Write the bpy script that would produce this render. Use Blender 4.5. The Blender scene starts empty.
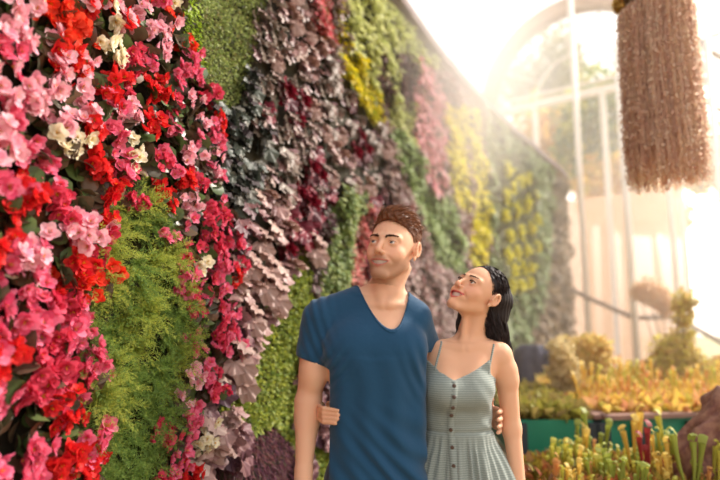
import bpy, math, random
import numpy as np
from mathutils import Vector, Matrix

S = bpy.context.scene
COL = S.collection
rng = np.random.default_rng(11)
random.seed(11)
TH = math.radians(8.5); FPX = 600.0; CAMZ = 1.37

# ------------------------------------------------------------------ camera
cd = bpy.data.cameras.new('camera'); cam = bpy.data.objects.new('camera', cd); COL.objects.link(cam)
cam.location = (0, 0, CAMZ); cam.rotation_euler = (math.pi/2+TH, 0, 0)
cd.sensor_width = 36; cd.lens = 36*FPX/720
cd.clip_start = .05; cd.clip_end = 400
cd.dof.use_dof = True; cd.dof.focus_distance = 2.25; cd.dof.aperture_fstop = .030/.028
S.camera = cam
# ------------------------------------------------------------------ colour management
S.view_settings.view_transform = 'Standard'; S.view_settings.look = 'None'
S.view_settings.gamma = 1; S.view_settings.use_curve_mapping = False
S.view_settings.exposure = 0.30
S.cycles.volume_bounces = 4

# ------------------------------------------------------------------ sky
def sdir(az, el):
    az, el = math.radians(az), math.radians(el)
    return (math.sin(az)*math.cos(el), math.cos(az)*math.cos(el), math.sin(el))
GLOW = sdir(30.5, 10)
w = bpy.data.worlds.new('hazy_sky'); S.world = w; w.use_nodes = True
nt = w.node_tree; nt.nodes.clear()
def N(t, **k):
    n = nt.nodes.new(t)
    for a, b in k.items(): setattr(n, a, b)
    return n
out = N('ShaderNodeOutputWorld'); bg = N('ShaderNodeBackground'); tc = N('ShaderNodeTexCoord')
sep = N('ShaderNodeSeparateXYZ'); nt.links.new(tc.outputs['Generated'], sep.inputs[0])
cr = N('ShaderNodeValToRGB'); nt.links.new(sep.outputs['Z'], cr.inputs[0])
e = cr.color_ramp.elements
e[0].position = 0.0; e[0].color = (.80, .68, .56, 1)
e[1].position = 1.0; e[1].color = (.95, .98, 1.0, 1)
for p, c in ((.10, (1.0, .86, .74, 1)), (.25, (1.1, 1.03, 1.02, 1)), (.5, (1.15, 1.12, 1.12, 1))):
    x = e.new(p); x.color = c
dp = N('ShaderNodeVectorMath', operation='DOT_PRODUCT'); dp.inputs[1].default_value = GLOW
nt.links.new(tc.outputs['Generated'], dp.inputs[0])
mx = N('ShaderNodeMath', operation='MAXIMUM'); mx.inputs[1].default_value = 0; nt.links.new(dp.outputs['Value'], mx.inputs[0])
def glow(p, s, c):
    a = N('ShaderNodeMath', operation='POWER'); a.inputs[1].default_value = p; nt.links.new(mx.outputs[0], a.inputs[0])
    b = N('ShaderNodeVectorMath', operation='SCALE'); b.inputs[0].default_value = c
    m = N('ShaderNodeMath', operation='MULTIPLY'); m.inputs[1].default_value = s; nt.links.new(a.outputs[0], m.inputs[0])
    nt.links.new(m.outputs[0], b.inputs['Scale']); return b.outputs[0]
g1 = glow(130, 7.0, (1, .90, .74)); g2 = glow(16, .45, (1, .88, .74))
a1 = N('ShaderNodeVectorMath', operation='ADD'); a2 = N('ShaderNodeVectorMath', operation='ADD')
nt.links.new(g1, a1.inputs[0]); nt.links.new(g2, a1.inputs[1])
nt.links.new(a1.outputs[0], a2.inputs[0]); nt.links.new(cr.outputs[0], a2.inputs[1])
nt.links.new(a2.outputs[0], bg.inputs[0]); bg.inputs[1].default_value = 1.08
nt.links.new(bg.outputs[0], out.inputs[0])

# ------------------------------------------------------------------ sun
sd = bpy.data.lights.new('sun', 'SUN'); sun = bpy.data.objects.new('sun', sd); COL.objects.link(sun)
sd.energy = 5.5; sd.angle = math.radians(6); sd.color = (1, .89, .77)
sun.rotation_euler = Vector(sdir(66, 38)).to_track_quat('Z', 'Y').to_euler()
sun.location = (6, 3, 9)

# ================================================================== helpers
def P(u, v, Y):
    """point of the world seen at (u, v) at depth Y"""
    a = (u-360)/FPX; b = (240-v)/FPX
    y = math.cos(TH)-b*math.sin(TH); z = math.sin(TH)+b*math.cos(TH)
    return Vector((a/y*Y, Y, CAMZ+z/y*Y))
def proj(p):
    d = np.asarray(p, float)-np.array([0, 0, CAMZ])
    y = d[..., 1]*math.cos(TH)+d[..., 2]*math.sin(TH); z = -d[..., 1]*math.sin(TH)+d[..., 2]*math.cos(TH)
    y = np.maximum(y, .05)
    return 360+FPX*d[..., 0]/y, 240-FPX*z/y

def tag(o, label=None, cat=None, group=None, kind=None):
    if label: o['label'] = label
    if cat: o['category'] = cat
    if group: o['group'] = group
    if kind: o['kind'] = kind
    return o
def empty(name, loc=(0, 0, 0), parent=None):
    o = bpy.data.objects.new(name, None); COL.objects.link(o); o.location = loc; o.empty_display_size = .05
    if parent: o.parent = parent
    return o
def link(name, me, parent=None, loc=None):
    o = bpy.data.objects.new(name, me); COL.objects.link(o)
    if parent: o.parent = parent
    if loc is not None: o.location = loc
    return o
def mesh_np(name, V, F, mats, smooth=True, midx=None):
    """V (n,3); F list of (m,k) index arrays"""
    me = bpy.data.meshes.new(name)
    F = [np.asarray(f, np.int32) for f in (F if isinstance(F, list) else [F]) if len(f)]
    V = np.asarray(V, np.float32)
    me.vertices.add(len(V)); me.vertices.foreach_set('co', V.ravel())
    idx = np.concatenate([f.ravel() for f in F]); tot = np.concatenate([np.full(len(f), f.shape[1], np.int32) for f in F])
    st = np.concatenate([[0], np.cumsum(tot)[:-1]]).astype(np.int32)
    me.loops.add(len(idx)); me.loops.foreach_set('vertex_index', idx)
    me.polygons.add(len(tot)); me.polygons.foreach_set('loop_start', st); me.polygons.foreach_set('loop_total', tot)
    if midx is not None: me.polygons.foreach_set('material_index', np.asarray(midx, np.int32))
    me.polygons.foreach_set('use_smooth', np.full(len(tot), smooth))
    for m in (mats if isinstance(mats, (list, tuple)) else [mats]): me.materials.append(m)
    me.update(calc_edges=True)
    return me
def scatter(TV, TF, M, T):
    """copies of a template (TV, TF) by matrices M (m,3,3) and offsets T (m,3)"""
    V = np.einsum('mij,nj->mni', M, TV)+T[:, None, :]
    n = len(TV); off = (np.arange(len(T))*n)[:, None, None]
    return V.reshape(-1, 3), (np.asarray(TF)[None]+off).reshape(-1, np.asarray(TF).shape[1])
def frames(D, U, roll=None):
    """rotation matrices whose Y axis is D and whose Z axis leans to U"""
    D = D/np.linalg.norm(D, axis=1, keepdims=True)
    X = np.cross(D, U); X /= np.linalg.norm(X, axis=1, keepdims=True)+1e-9
    Z = np.cross(X, D)
    if roll is not None:
        c, s = np.cos(roll)[:, None], np.sin(roll)[:, None]
        X, Z = X*c+Z*s, Z*c-X*s
    return np.stack([X, D, Z], 2)
class MB:
    def __init__(s): s.V = []; s.F = {}; s.n = 0
    def add(s, V, F):
        V = np.asarray(V, float); F = np.asarray(F)
        s.V.append(V); s.F.setdefault(F.shape[1], []).append(F+s.n); s.n += len(V)
    def box(s, c, size, rot=None):
        v = np.array([[x, y, z] for x in (-.5, .5) for y in (-.5, .5) for z in (-.5, .5)])*np.array(size)
        if rot is not None: v = v@np.array(rot).T
        s.add(v+np.array(c), [[0, 1, 3, 2], [4, 6, 7, 5], [0, 4, 5, 1], [2, 3, 7, 6], [0, 2, 6, 4], [1, 5, 7, 3]])
    def beam(s, a, b, w, h, up=(0, 0, 1)):
        a, b = np.array(a, float), np.array(b, float); d = b-a; L = np.linalg.norm(d)
        R = frames(d[None], np.array([up], float))[0]
        s.box((a+b)/2, (w, L, h), R)
    def tube(s, pts, r, n=8, cap=True):
        pts = np.array(pts, float); m = len(pts); r = np.broadcast_to(r, (m,))
        d = np.gradient(pts, axis=0); d /= np.linalg.norm(d, axis=1, keepdims=True)+1e-9
        up = np.array([0, 0, 1.]) if abs(d[0, 2]) < .9 else np.array([1., 0, 0])
        x = np.cross(d, up); x /= np.linalg.norm(x, axis=1, keepdims=True)+1e-9; z = np.cross(x, d)
        t = np.arange(n)*2*np.pi/n
        V = pts[:, None]+r[:, None, None]*(np.cos(t)[None, :, None]*x[:, None]+np.sin(t)[None, :, None]*z[:, None])
        i = np.arange(m-1)[:, None]*n; j = np.arange(n)[None]; k = (j+1) % n
        s.add(V.reshape(-1, 3), np.stack([i+j, i+k, i+n+k, i+n+j], -1).reshape(-1, 4))
        if cap:
            s.F.setdefault(n, []).append(np.array([np.arange(n)[::-1]])+s.n-m*n)
            s.F[n].append(np.array([np.arange(n)])+s.n-n)
    def mesh(s, name, mats, smooth=True):
        return mesh_np(name, np.concatenate(s.V), [np.concatenate(f) for f in s.F.values()], mats, smooth)
    def build(s, name, mat, parent=None, smooth=True, loc=None):
        return link(name, s.mesh(name, mat, smooth), parent, loc)

def srgb(c):
    return tuple((x/255/12.92 if x/255 <= .04045 else ((x/255+.055)/1.055)**2.4) for x in c)
def new_mat(name):
    m = bpy.data.materials.new(name); m.use_nodes = True; m.node_tree.nodes.clear(); return m, m.node_tree
def leafmat(name, cols, rough=.5, trans=.25, spec=.4, seednoise=0):
    """foliage or petals: each island takes a colour of its own from the list (sRGB 0..255)"""
    m, t = new_mat(name); n = t.nodes; L = t.links
    o = n.new('ShaderNodeOutputMaterial'); g = n.new('ShaderNodeNewGeometry'); r = n.new('ShaderNodeValToRGB')
    e = r.color_ramp.elements
    while len(e) > 1: e.remove(e[-1])
    for i, c in enumerate(cols):
        x = e[0] if i == 0 else e.new(i/max(1, len(cols)-1))
        x.position = i/max(1, len(cols)-1); x.color = (*srgb(c), 1)
    L.new(g.outputs['Random Per Island'], r.inputs[0])
    p = n.new('ShaderNodeBsdfPrincipled'); L.new(r.outputs[0], p.inputs['Base Color'])
    p.inputs['Roughness'].default_value = rough; p.inputs['Specular IOR Level'].default_value = spec
    tr = n.new('ShaderNodeBsdfTranslucent'); L.new(r.outputs[0], tr.inputs[0])
    mixn = n.new('ShaderNodeMixShader'); mixn.inputs[0].default_value = trans
    L.new(p.outputs[0], mixn.inputs[1]); L.new(tr.outputs[0], mixn.inputs[2]); L.new(mixn.outputs[0], o.inputs[0])
    return m
def plain(name, c, rough=.6, metal=0, spec=.5, noise=None, bump=0, scale=20, c2=None):
    m, t = new_mat(name); n = t.nodes; L = t.links
    o = n.new('ShaderNodeOutputMaterial'); p = n.new('ShaderNodeBsdfPrincipled'); L.new(p.outputs[0], o.inputs[0])
    p.inputs['Base Color'].default_value = (*srgb(c), 1); p.inputs['Roughness'].default_value = rough
    p.inputs['Metallic'].default_value = metal; p.inputs['Specular IOR Level'].default_value = spec
    if c2 or bump:
        tc = n.new('ShaderNodeTexCoord'); nz = n.new('ShaderNodeTexNoise'); nz.inputs['Scale'].default_value = scale
        nz.inputs['Detail'].default_value = 6; L.new(tc.outputs['Object'], nz.inputs[0])
        if c2:
            r = n.new('ShaderNodeValToRGB'); r.color_ramp.elements[0].position = .35; r.color_ramp.elements[1].position = .65
            r.color_ramp.elements[0].color = (*srgb(c), 1); r.color_ramp.elements[1].color = (*srgb(c2), 1)
            L.new(nz.outputs[0], r.inputs[0]); L.new(r.outputs[0], p.inputs['Base Color'])
        if bump:
            b = n.new('ShaderNodeBump'); b.inputs['Strength'].default_value = bump; L.new(nz.outputs[0], b.inputs['Height'])
            L.new(b.outputs[0], p.inputs['Normal'])
    return m
def inpoly(px, py, poly):
    r = np.zeros(np.shape(px), bool); n = len(poly)
    for i in range(n):
        x0, y0 = poly[i]; x1, y1 = poly[(i+1) % n]
        if y0 == y1: continue
        r ^= ((py < y0) != (py < y1)) & (px < (x1-x0)*(py-y0)/(y1-y0)+x0)
    return r
def vnoise(p, f, seed=0):
    """cheap smooth noise from summed sines, -1..1"""
    r = np.random.default_rng(seed); o = 0
    for k in range(5):
        d = r.normal(size=3); d /= np.linalg.norm(d); o = o+np.sin((p@d)*f*(1+.45*k)+r.uniform(0, 6.3))
    return o/3.2

# ================================================================== setting
M_GROUND = plain('earth_path', (150, 132, 104), .9, bump=.4, scale=8, c2=(120, 104, 80))
m = MB(); m.box((3, 7, -.05), (24, 26, .1)); tag(m.build('floor', M_GROUND, smooth=False), kind='structure')
M_GRASS = plain('meadow', (178, 168, 118), .95, c2=(140, 140, 88), scale=.6)
m = MB(); m.box((10, 70, -.16), (240, 160, .1)); tag(m.build('ground', M_GRASS, smooth=False), kind='structure')

# the curved planted wall
CP = np.array([(-1.25, -.4), (-1.22, .3), (-1.17, 1.0), (-1.10, 1.5), (-.98, 2.0), (-.78, 2.7), (-.50, 3.5), (-.15, 4.4), (.24, 5.35), (.54, 6.04),
               (.975, 6.93), (1.73, 8.27), (2.75, 9.94), (4.33, 12.35)])
tt = np.linspace(0, 1, 400)
cy = np.interp(tt, np.linspace(0, 1, len(CP)), CP[:, 1]); cx = np.interp(cy, CP[:, 1], CP[:, 0])
k = np.ones(25)/25; pad = np.pad(cx-cy*.3, 12, mode='edge')
cx = np.convolve(pad-np.interp(np.arange(424)-12, [0, 399], [0, 0]), k, 'valid')+cy*.3
sl = np.concatenate([[0], np.cumsum(np.hypot(np.diff(cx), np.diff(cy)))]); SLEN = sl[-1]
WALLH = 4.5
def wall_at(s):
    x = np.interp(s, sl, cx); y = np.interp(s, sl, cy)
    dx = np.interp(s+.05, sl, cx)-np.interp(s-.05, sl, cx); dy = np.interp(s+.05, sl, cy)-np.interp(s-.05, sl, cy)
    l = np.hypot(dx, dy); return x, y, dy/l, -dx/l        # point and the outward normal (nx, ny)
ss = np.linspace(0, SLEN, 90); wx, wy, nx, ny = wall_at(ss)
def ribbon(z0, z1, o0, o1, name, mat):
    """extruded band along the wall between two heights and two offsets from the face"""
    V = []; n = len(ss)
    for z, o in ((z0, o0), (z1, o0), (z1, o1), (z0, o1)): V.append(np.stack([wx+nx*o, wy+ny*o, np.full(n, z)], 1))
    F = []
    for a in range(4):
        b = (a+1) % 4; i = np.arange(n-1); F.append(np.stack([a*n+i, a*n+i+1, b*n+i+1, b*n+i], 1))
    F.append(np.array([[0, n, 2*n, 3*n], [n-1, 4*n-1, 3*n-1, 2*n-1]]))
    return link(name, mesh_np(name, np.concatenate(V), np.concatenate(F), mat, False))
M_WALL = plain('planting_felt', (52, 48, 40), .95, c2=(70, 66, 46), scale=9)
tag(ribbon(0, WALLH-.02, 0, -.3, 'wall_left', M_WALL), kind='structure')
M_COPE = plain('coping_stone', (128, 104, 100), .7, c2=(104, 84, 82), scale=5)
tag(ribbon(WALLH-.02, WALLH+.07, .16, -.36, 'trim_1', M_COPE), kind='structure')

# ================================================================== green wall: what grows where
REG = [
 ('fern', [(108,205),(150,188),(166,235),(182,285),(186,340),(178,400),(158,435),(152,700),(95,700),(100,480),(84,440),(96,385),(84,330),(100,270)]),
 ('lime_sliver', [(178,-300),(194,-300),(197,0),(209,60),(206,90),(190,45),(178,0)]),
 ('begonia', [(-500,-300),(178,-300),(180,0),(192,45),(205,85),(216,135),(206,160),(236,212),(240,250),(226,310),(240,340),(207,395),(216,420),(200,445),(190,480),(180,700),(-500,700)]),
 ('moss', [(180,-300),(272,-300),(272,0),(262,35),(256,80),(240,105),(215,118),(200,80)]),
 ('pink_top', [(306,-300),(334,-300),(336,0),(341,45),(330,54),(310,20)]),
 ('yellow_top', [(334,-300),(344,-300),(344,0),(349,50),(365,60),(378,95),(386,128),(372,120),(352,88),(336,75),(341,45)]),
 ('purple_tongues', [(377,50),(384,52),(390,100),(388,126),(380,118)]),
 ('purple_tongues', [(396,48),(408,52),(414,80),(413,100),(404,112),(397,90)]),
 ('pink_band', [(413,55),(425,65),(441,80),(446,130),(442,190),(432,197),(424,170),(413,130)]),
 ('pale_lime', [(344,-300),(600,-300),(440,70),(425,65),(413,55),(413,150),(404,128),(386,122),(378,95),(365,60),(349,50)]),
 ('sage_field', [(386,124),(404,128),(413,150),(424,170),(434,199),(443,190),(452,195),(462,240),(466,275),(440,262),(425,235),(412,205),(400,165)]),
 ('yellow_band', [(440,100),(470,108),(463,150),(468,215),(455,200),(446,160)]),
 ('yellow_band', [(464,108),(474,112),(484,160),(488,220),(482,268),(469,264),(474,210),(469,150)]),
 ('spotted', [(492,155),(515,150),(534,180),(537,292),(505,292),(492,240)]),
 ('brown_end', [(548,150),(600,150),(600,700),(500,700),(520,360),(545,290),(552,220)]),
 ('sage_end', [(483,100),(600,160),(600,700),(490,700),(486,300),(488,220)]),
 ('ivy', [(343,182),(370,184),(366,205),(356,235),(350,290),(320,305),(326,240),(333,200)]),
 ('pink_small', [(366,195),(376,212),(372,290),(346,300),(352,240),(358,222)]),
 ('dark_strip', [(322,205),(335,205),(326,250),(324,305),(316,305),(314,246)]),
 ('lime_strip', [(313,240),(320,300),(310,330),(305,430),(318,440),(340,430),(345,700),(318,700),(305,460),(280,425),(246,440),(228,418),(246,385),(266,330),(290,265)]),
 ('fine_purple', [(247,437),(280,420),(302,440),(320,700),(185,700),(200,480),(222,460)]),
]
def classify(p):
    u, v = proj(p); v = np.clip(v, -299, 699); u = np.clip(u, -499, 599)
    c = np.full(len(p), -1)
    for i, (nme, poly) in enumerate(REG):
        c[(c < 0) & inpoly(u, v, poly)] = i
    names = np.array([r[0] for r in REG]+['heuchera'])
    return names[c], u, v
def wall_points(n, s0, s1, z0=.02, z1=WALLH-.02):
    s = rng.uniform(s0, s1, n); z = rng.uniform(z0, z1, n); x, y, a, b = wall_at(s)
    p = np.stack([x, y, z], 1); nn = np.stack([a, b, np.zeros(n)], 1)
    return s, p, nn
def S_of_y(y): return float(np.interp(y, cy, sl))

ORD = ['first', 'second', 'third', 'fourth', 'fifth', 'sixth', 'seventh', 'eighth', 'ninth', 'tenth', 'eleventh', 'twelfth', 'thirteenth', 'fourteenth', 'fifteenth']
PENDING = {}
def single(o, head, zone, pos, cat, group):
    """remember a repeat; name_singles() then gives each its own label"""
    u_, v_ = proj(pos); PENDING.setdefault((head, zone, cat, group), []).append((o, float(u_), float(v_)))
def name_singles():
    for (head, zone, cat, group), L in PENDING.items():
        n = len(L)
        if n == 1: tag(L[0][0], '%s %s' % (head, zone), cat, group); continue
        L.sort(key=lambda q: q[2])
        if n <= 4:
            w_ = {2: ['upper', 'lower'], 3: ['topmost', 'middle', 'lowest'], 4: ['topmost', 'second highest', 'second lowest', 'lowest']}[n]
            for a, q in zip(w_, L): tag(q[0], '%s %s %s' % (a, head, zone), cat, group)
            continue
        k = 2 if n <= 12 else (3 if n <= 24 else (5 if n <= 55 else 7)); bands = {2: ['upper', 'lower'], 3: ['top', 'middle', 'bottom'], 5: ['top', 'upper', 'middle', 'lower', 'bottom'], 7: ['top', 'second', 'third', 'middle', 'fifth', 'sixth', 'bottom']}[k]
        for b in range(k):
            R_ = sorted(L[b*n//k:(b+1)*n//k], key=lambda q: q[1])
            for i, q in enumerate(R_):
                a = 'leftmost' if i == 0 else ('rightmost' if i == len(R_)-1 else '%s from left' % ORD[i]); tag(q[0], '%s in %s row, %s %s' % (a, bands[b], head, zone), cat, group)
# leaf templates: Y along the leaf, Z its upper face
LEAF = np.array([(0, 0, 0), (.30, .45, .06), (0, 1, -.08), (-.30, .45, .06), (0, .5, -.02)])
LEAF_F = np.array([(0, 1, 2, 4), (0, 4, 2, 3)])
THIN = LEAF*np.array([.35, 1, 1])
def petal_grid(w=.9, cup=.25, n=4):
    V = []
    for j in range(n):
        t = j/(n-1); ww = w*.5*(math.sin(math.pi*(.12+.80*t))**.7)
        for i in (-1, 0, 1): V.append((i*ww, t, cup*(t*t)*.9+abs(i)*.10-(.12 if t > .9 else 0)))
    F = [(j*3+i, j*3+i+1, j*3+i+4, j*3+i+3) for j in range(n-1) for i in (0, 1)]
    return np.array(V, float), np.array(F)
PET_V, PET_F = petal_grid()

# ---- creeping plants nobody could count: one object per patch
MAT_P = {
 'lime_sliver': ([(150,180,40),(180,200,60),(120,150,40)], .018, .35),
 'moss': ([(124,142,78),(152,166,92),(182,190,116),(104,122,70),(150,140,92)], .017, .3),
 'pink_top': ([(210,70,90),(240,150,160),(200,60,70),(120,110,50),(250,190,190)], .045, .3),
 'yellow_top': ([(225,205,30),(240,220,60),(190,180,40),(150,160,50)], .05, .4),
 'purple_tongues': ([(120,84,86),(140,100,98),(104,72,80),(150,124,104)], .05, .25),
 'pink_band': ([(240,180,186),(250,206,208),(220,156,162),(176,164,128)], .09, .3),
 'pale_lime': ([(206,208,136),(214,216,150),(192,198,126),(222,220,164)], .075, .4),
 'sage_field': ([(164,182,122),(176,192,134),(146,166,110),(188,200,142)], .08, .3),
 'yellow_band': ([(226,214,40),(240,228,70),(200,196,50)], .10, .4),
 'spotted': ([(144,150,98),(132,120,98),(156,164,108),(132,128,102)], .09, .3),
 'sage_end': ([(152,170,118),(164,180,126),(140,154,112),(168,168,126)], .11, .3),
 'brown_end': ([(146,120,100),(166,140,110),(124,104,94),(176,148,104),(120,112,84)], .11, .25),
 'ivy': ([(112,136,80),(138,156,92),(166,174,100),(98,118,74)], .045, .3),
 'pink_small': ([(214,110,110),(236,160,150),(190,60,70),(130,90,60),(240,200,170)], .045, .3),
 'dark_strip': ([(92,62,70),(112,76,80),(92,84,70),(124,82,84)], .045, .2),
 'lime_strip': ([(132,146,62),(160,172,70),(110,132,66),(186,188,74),(146,158,88)], .026, .35),
 'fine_purple': ([(104,60,78),(128,74,90),(80,50,66),(142,86,88),(92,82,60)], .030, .25),
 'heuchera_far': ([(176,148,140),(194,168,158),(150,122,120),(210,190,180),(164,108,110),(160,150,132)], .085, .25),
}
PLAB = {
 'lime_sliver': 'narrow bright lime creeper strip along the upper right edge of the flowers',
 'moss': 'fine mossy green creeper patch at top left of the planted wall',
 'pink_top': 'small pink and red flowers in a patch at the top edge, left of yellow strip',
 'yellow_top': 'bright yellow leafy strip curving down from the top of the planted wall',
 'purple_tongues': 'two dark purple tongues of foliage within the pale lime field',
 'pink_band': 'hazy vertical band of pale pink flowers below the wall coping',
 'pale_lime': 'pale lime creeper field under the wall coping, upper middle of wall',
 'sage_field': 'sage green creeper field on the wall above and between the two heads',
 'yellow_band': 'pair of bright yellow plant bands on the far wall above the woman',
 'spotted': 'greyish green patch dotted with yellow tufts on the far wall',
 'sage_end': 'sage green planting near the far end of the wall',
 'brown_end': 'brown and purple planting at the far end edge of the wall',
 'ivy': 'upright green leafy strip on the wall left of the man\'s head',
 'pink_small': 'small salmon pink flowers on the wall touching the man\'s hair',
 'dark_strip': 'thin dark purple foliage strip left of the green leafy strip',
 'lime_strip': 'tall lime green creeper strip on the wall behind the man\'s arm',
 'fine_purple': 'fine dark purple foliage low on the wall beside the man\'s forearm',
 'heuchera_far': 'greyish pink foliage further along the wall around the man\'s head',
}
acc = {}
def put(key, p, nn, u, v, size):
    n = len(p); sz = size*rng.uniform(.7, 1.35, n)
    out_ = np.abs(vnoise(p, 5.5, 3))*.09+rng.uniform(.0, .05, n)
    if key in ('moss', 'lime_sliver', 'lime_strip', 'fine_purple'): out_ = np.abs(vnoise(p, 9, 4))*.05+rng.uniform(0, .03, n)
    pos = p+nn*out_[:, None]
    tang = np.stack([-nn[:, 1], nn[:, 0], np.zeros(n)], 1)
    D = nn*rng.uniform(.25, .9, (n, 1))+tang*rng.normal(0, .45, (n, 1)); D[:, 2] -= rng.uniform(.1, 1.1, n) if key not in ('moss', 'lime_strip') else rng.normal(.0, .6, n)
    U = nn*.8+np.array([0, 0, .6])+rng.normal(0, .3, (n, 3))
    R_ = frames(D, U)*sz[:, None, None]
    tv = THIN*1.3 if key == 'fine_purple' else LEAF*np.array([1.25, 1, 1])
    V, F = scatter(tv, LEAF_F, R_, pos)
    a = acc.setdefault(key, [[], [], 0]); a[0].append(V); a[1].append(F+a[2]); a[2] += len(V)
for key, (cols, size, tr) in MAT_P.items():
    if key == 'heuchera_far': ylo, yhi = 5.2, 12.3
    else: ylo, yhi = .6, 12.35
    want = key if key != 'heuchera_far' else 'heuchera'
    # dense candidate cloud in a few slabs, thinned so the cover is even for the leaf size
    cov = 2.6; s0, s1 = S_of_y(ylo), S_of_y(yhi)
    nleaf = int(cov*(s1-s0)*WALLH/(size*size*.38)); nleaf = min(nleaf, 900000)
    s, p, nn = wall_points(nleaf, s0, s1)
    c, u, v = classify(p+nn*.08)
    ok = (c == want) & (u > -60) & (v > -90) & (v < 560)
    if ok.sum(): put(key, p[ok], nn[ok], u[ok], v[ok], size)
for key, (VV, FF, _) in acc.items():
    cols, size, tr = MAT_P[key]
    me = mesh_np('creeper', np.concatenate(VV), np.concatenate(FF), leafmat('foliage_'+key, cols, .55, tr, .3), False)
    tag(link({'pink_top': 'flower_patch', 'pink_band': 'flower_patch', 'pink_small': 'flower_patch'}.get(key, 'creeper_patch'), me), PLAB[key], 'wall plants', kind='stuff')
# yellow tufts dotted over the spotted patch
M_TUFT = leafmat('yellow_tuft', [(222, 212, 44), (240, 230, 80), (196, 196, 60)], .5, .4)
for (u_, v_) in [(500,170),(498,196),(505,188),(514,182),(522,178),(497,215),(509,210),(520,205),(528,196),(501,236),(512,232),(524,228),(530,220),(497,255),(507,252),(518,250),(528,246),(503,270),(513,268),(521,266),(510,284),(519,282),(501,284)]:
    lo, hi = 0, SLEN
    for _ in range(40):
        md = (lo+hi)/2; x, y, a, b = wall_at(md)
        if proj(np.array([x, y, 2.5]))[0] < u_: lo = md
        else: hi = md
    z = P(u_, v_, float(y)).z; n = 90
    D = rng.normal(0, 1, (n, 3)); D[:, 2] = -np.abs(D[:, 2])-.4
    D += np.array([float(a), float(b), 0])*1.2
    T = np.array([0, 0, 0])+rng.normal(0, .030, (n, 3))*np.array([1, 1, 1.6])
    V, F = scatter(LEAF, LEAF_F, frames(D, rng.normal(0, 1, (n, 3)))*.075, T)
    o = link('yellow_tuft', mesh_np('yellow_tuft', V, F, M_TUFT, False), loc=(float(x+a*.13), float(y+b*.13), z))
    single(o, 'hanging yellow tuft', 'in grey green far patch', o.location, 'plant', 'yellow tufts dotted on the far wall')
# ================================================================== wall plants that can be counted
def place(o, p, nn, tilt=0):
    o.location = p; o.rotation_euler = (tilt, 0, math.atan2(nn[0], -nn[1]))   # local -Y faces out of the wall
def copy_tree(o, parent=None):
    c = o.copy(); COL.objects.link(c); c.parent = parent
    for ch in KIDS.get(o.name, []): copy_tree(ch, c)
    return c
KIDS = {}
def poisson(keys, spacing, ylo, yhi, ulo=-45, vlo=-50, vhi=530, stretch=1.0, limit=999):
    s, p, nn = wall_points(26000, S_of_y(ylo), S_of_y(yhi)); c, u, v = classify(p+nn*.09)
    ok = np.isin(c, keys) & (u > ulo) & (v > vlo) & (v < vhi); s, p, nn, u, v, c = s[ok], p[ok], nn[ok], u[ok], v[ok], c[ok]
    kept = []
    for i in range(len(s)):
        sp = spacing(p[i]) if callable(spacing) else spacing
        if all((s[i]-s[j])**2+(p[i, 2]-p[j, 2])**2 > sp*sp for j in kept): kept.append(i)
        if len(kept) >= limit: break
    return [(p[i], nn[i], u[i], v[i]) for i in kept]

# --- begonias: broad leaves plus clusters of petals
def round_leaf(n=10):
    V = [(0, .5, -.05)]; F = []
    for r_, zz in ((.5, 0), (1, .08)):
        for i in range(n):
            t = 2*math.pi*i/n; rr = .5*r_*(1+.06*math.sin(3*t)); V.append((rr*math.sin(t)*.86, .5-rr*math.cos(t), zz*math.sin(2*t+1)-.06*r_))
    tri = [(0, 1+i, 1+(i+1) % n) for i in range(n)]; q = [(1+i, 1+n+i, 1+n+(i+1) % n, 1+(i+1) % n) for i in range(n)]
    return np.array(V), np.array(tri), np.array(q)
RL = round_leaf()
M_BLEAF = leafmat('begonia_leaf', [(58, 82, 50), (96, 116, 62), (74, 60, 54), (120, 90, 62), (50, 68, 58)], .38, .15, .5)
def begonia_foliage(n=20):
    D = rng.normal(0, 1, (n, 3)); D[:, 1] = -np.abs(D[:, 1])*.5-.15
    T = rng.uniform(-.035, .035, (n, 3)); T[:, 1] = rng.uniform(-.05, 0, n)
    R_ = frames(D, np.tile([0, -1., .5], (n, 1))+rng.normal(0, .25, (n, 3)))*rng.uniform(.055, .09, (n, 1, 1))
    n0 = len(RL[0]); V = np.einsum('mij,nj->mni', R_, RL[0])+T[:, None]; off = (np.arange(n)*n0)[:, None, None]
    return mesh_np('begonia_foliage', V.reshape(-1, 3), [(RL[1][None]+off).reshape(-1, 3), (RL[2][None]+off).reshape(-1, 4)], M_BLEAF)
BCOL = {'red': [(224,36,44),(240,62,56),(204,22,40)], 'scarlet': [(240,70,44),(230,50,30),(250,100,70)],
        'pink': [(238,104,140),(246,140,168),(226,74,116)], 'pale pink': [(248,184,200),(252,210,216),(240,160,184)],
        'rose': [(220,60,92),(236,92,120),(200,40,70)], 'creamy white': [(250,244,226),(244,232,190),(255,250,240)]}
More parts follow.
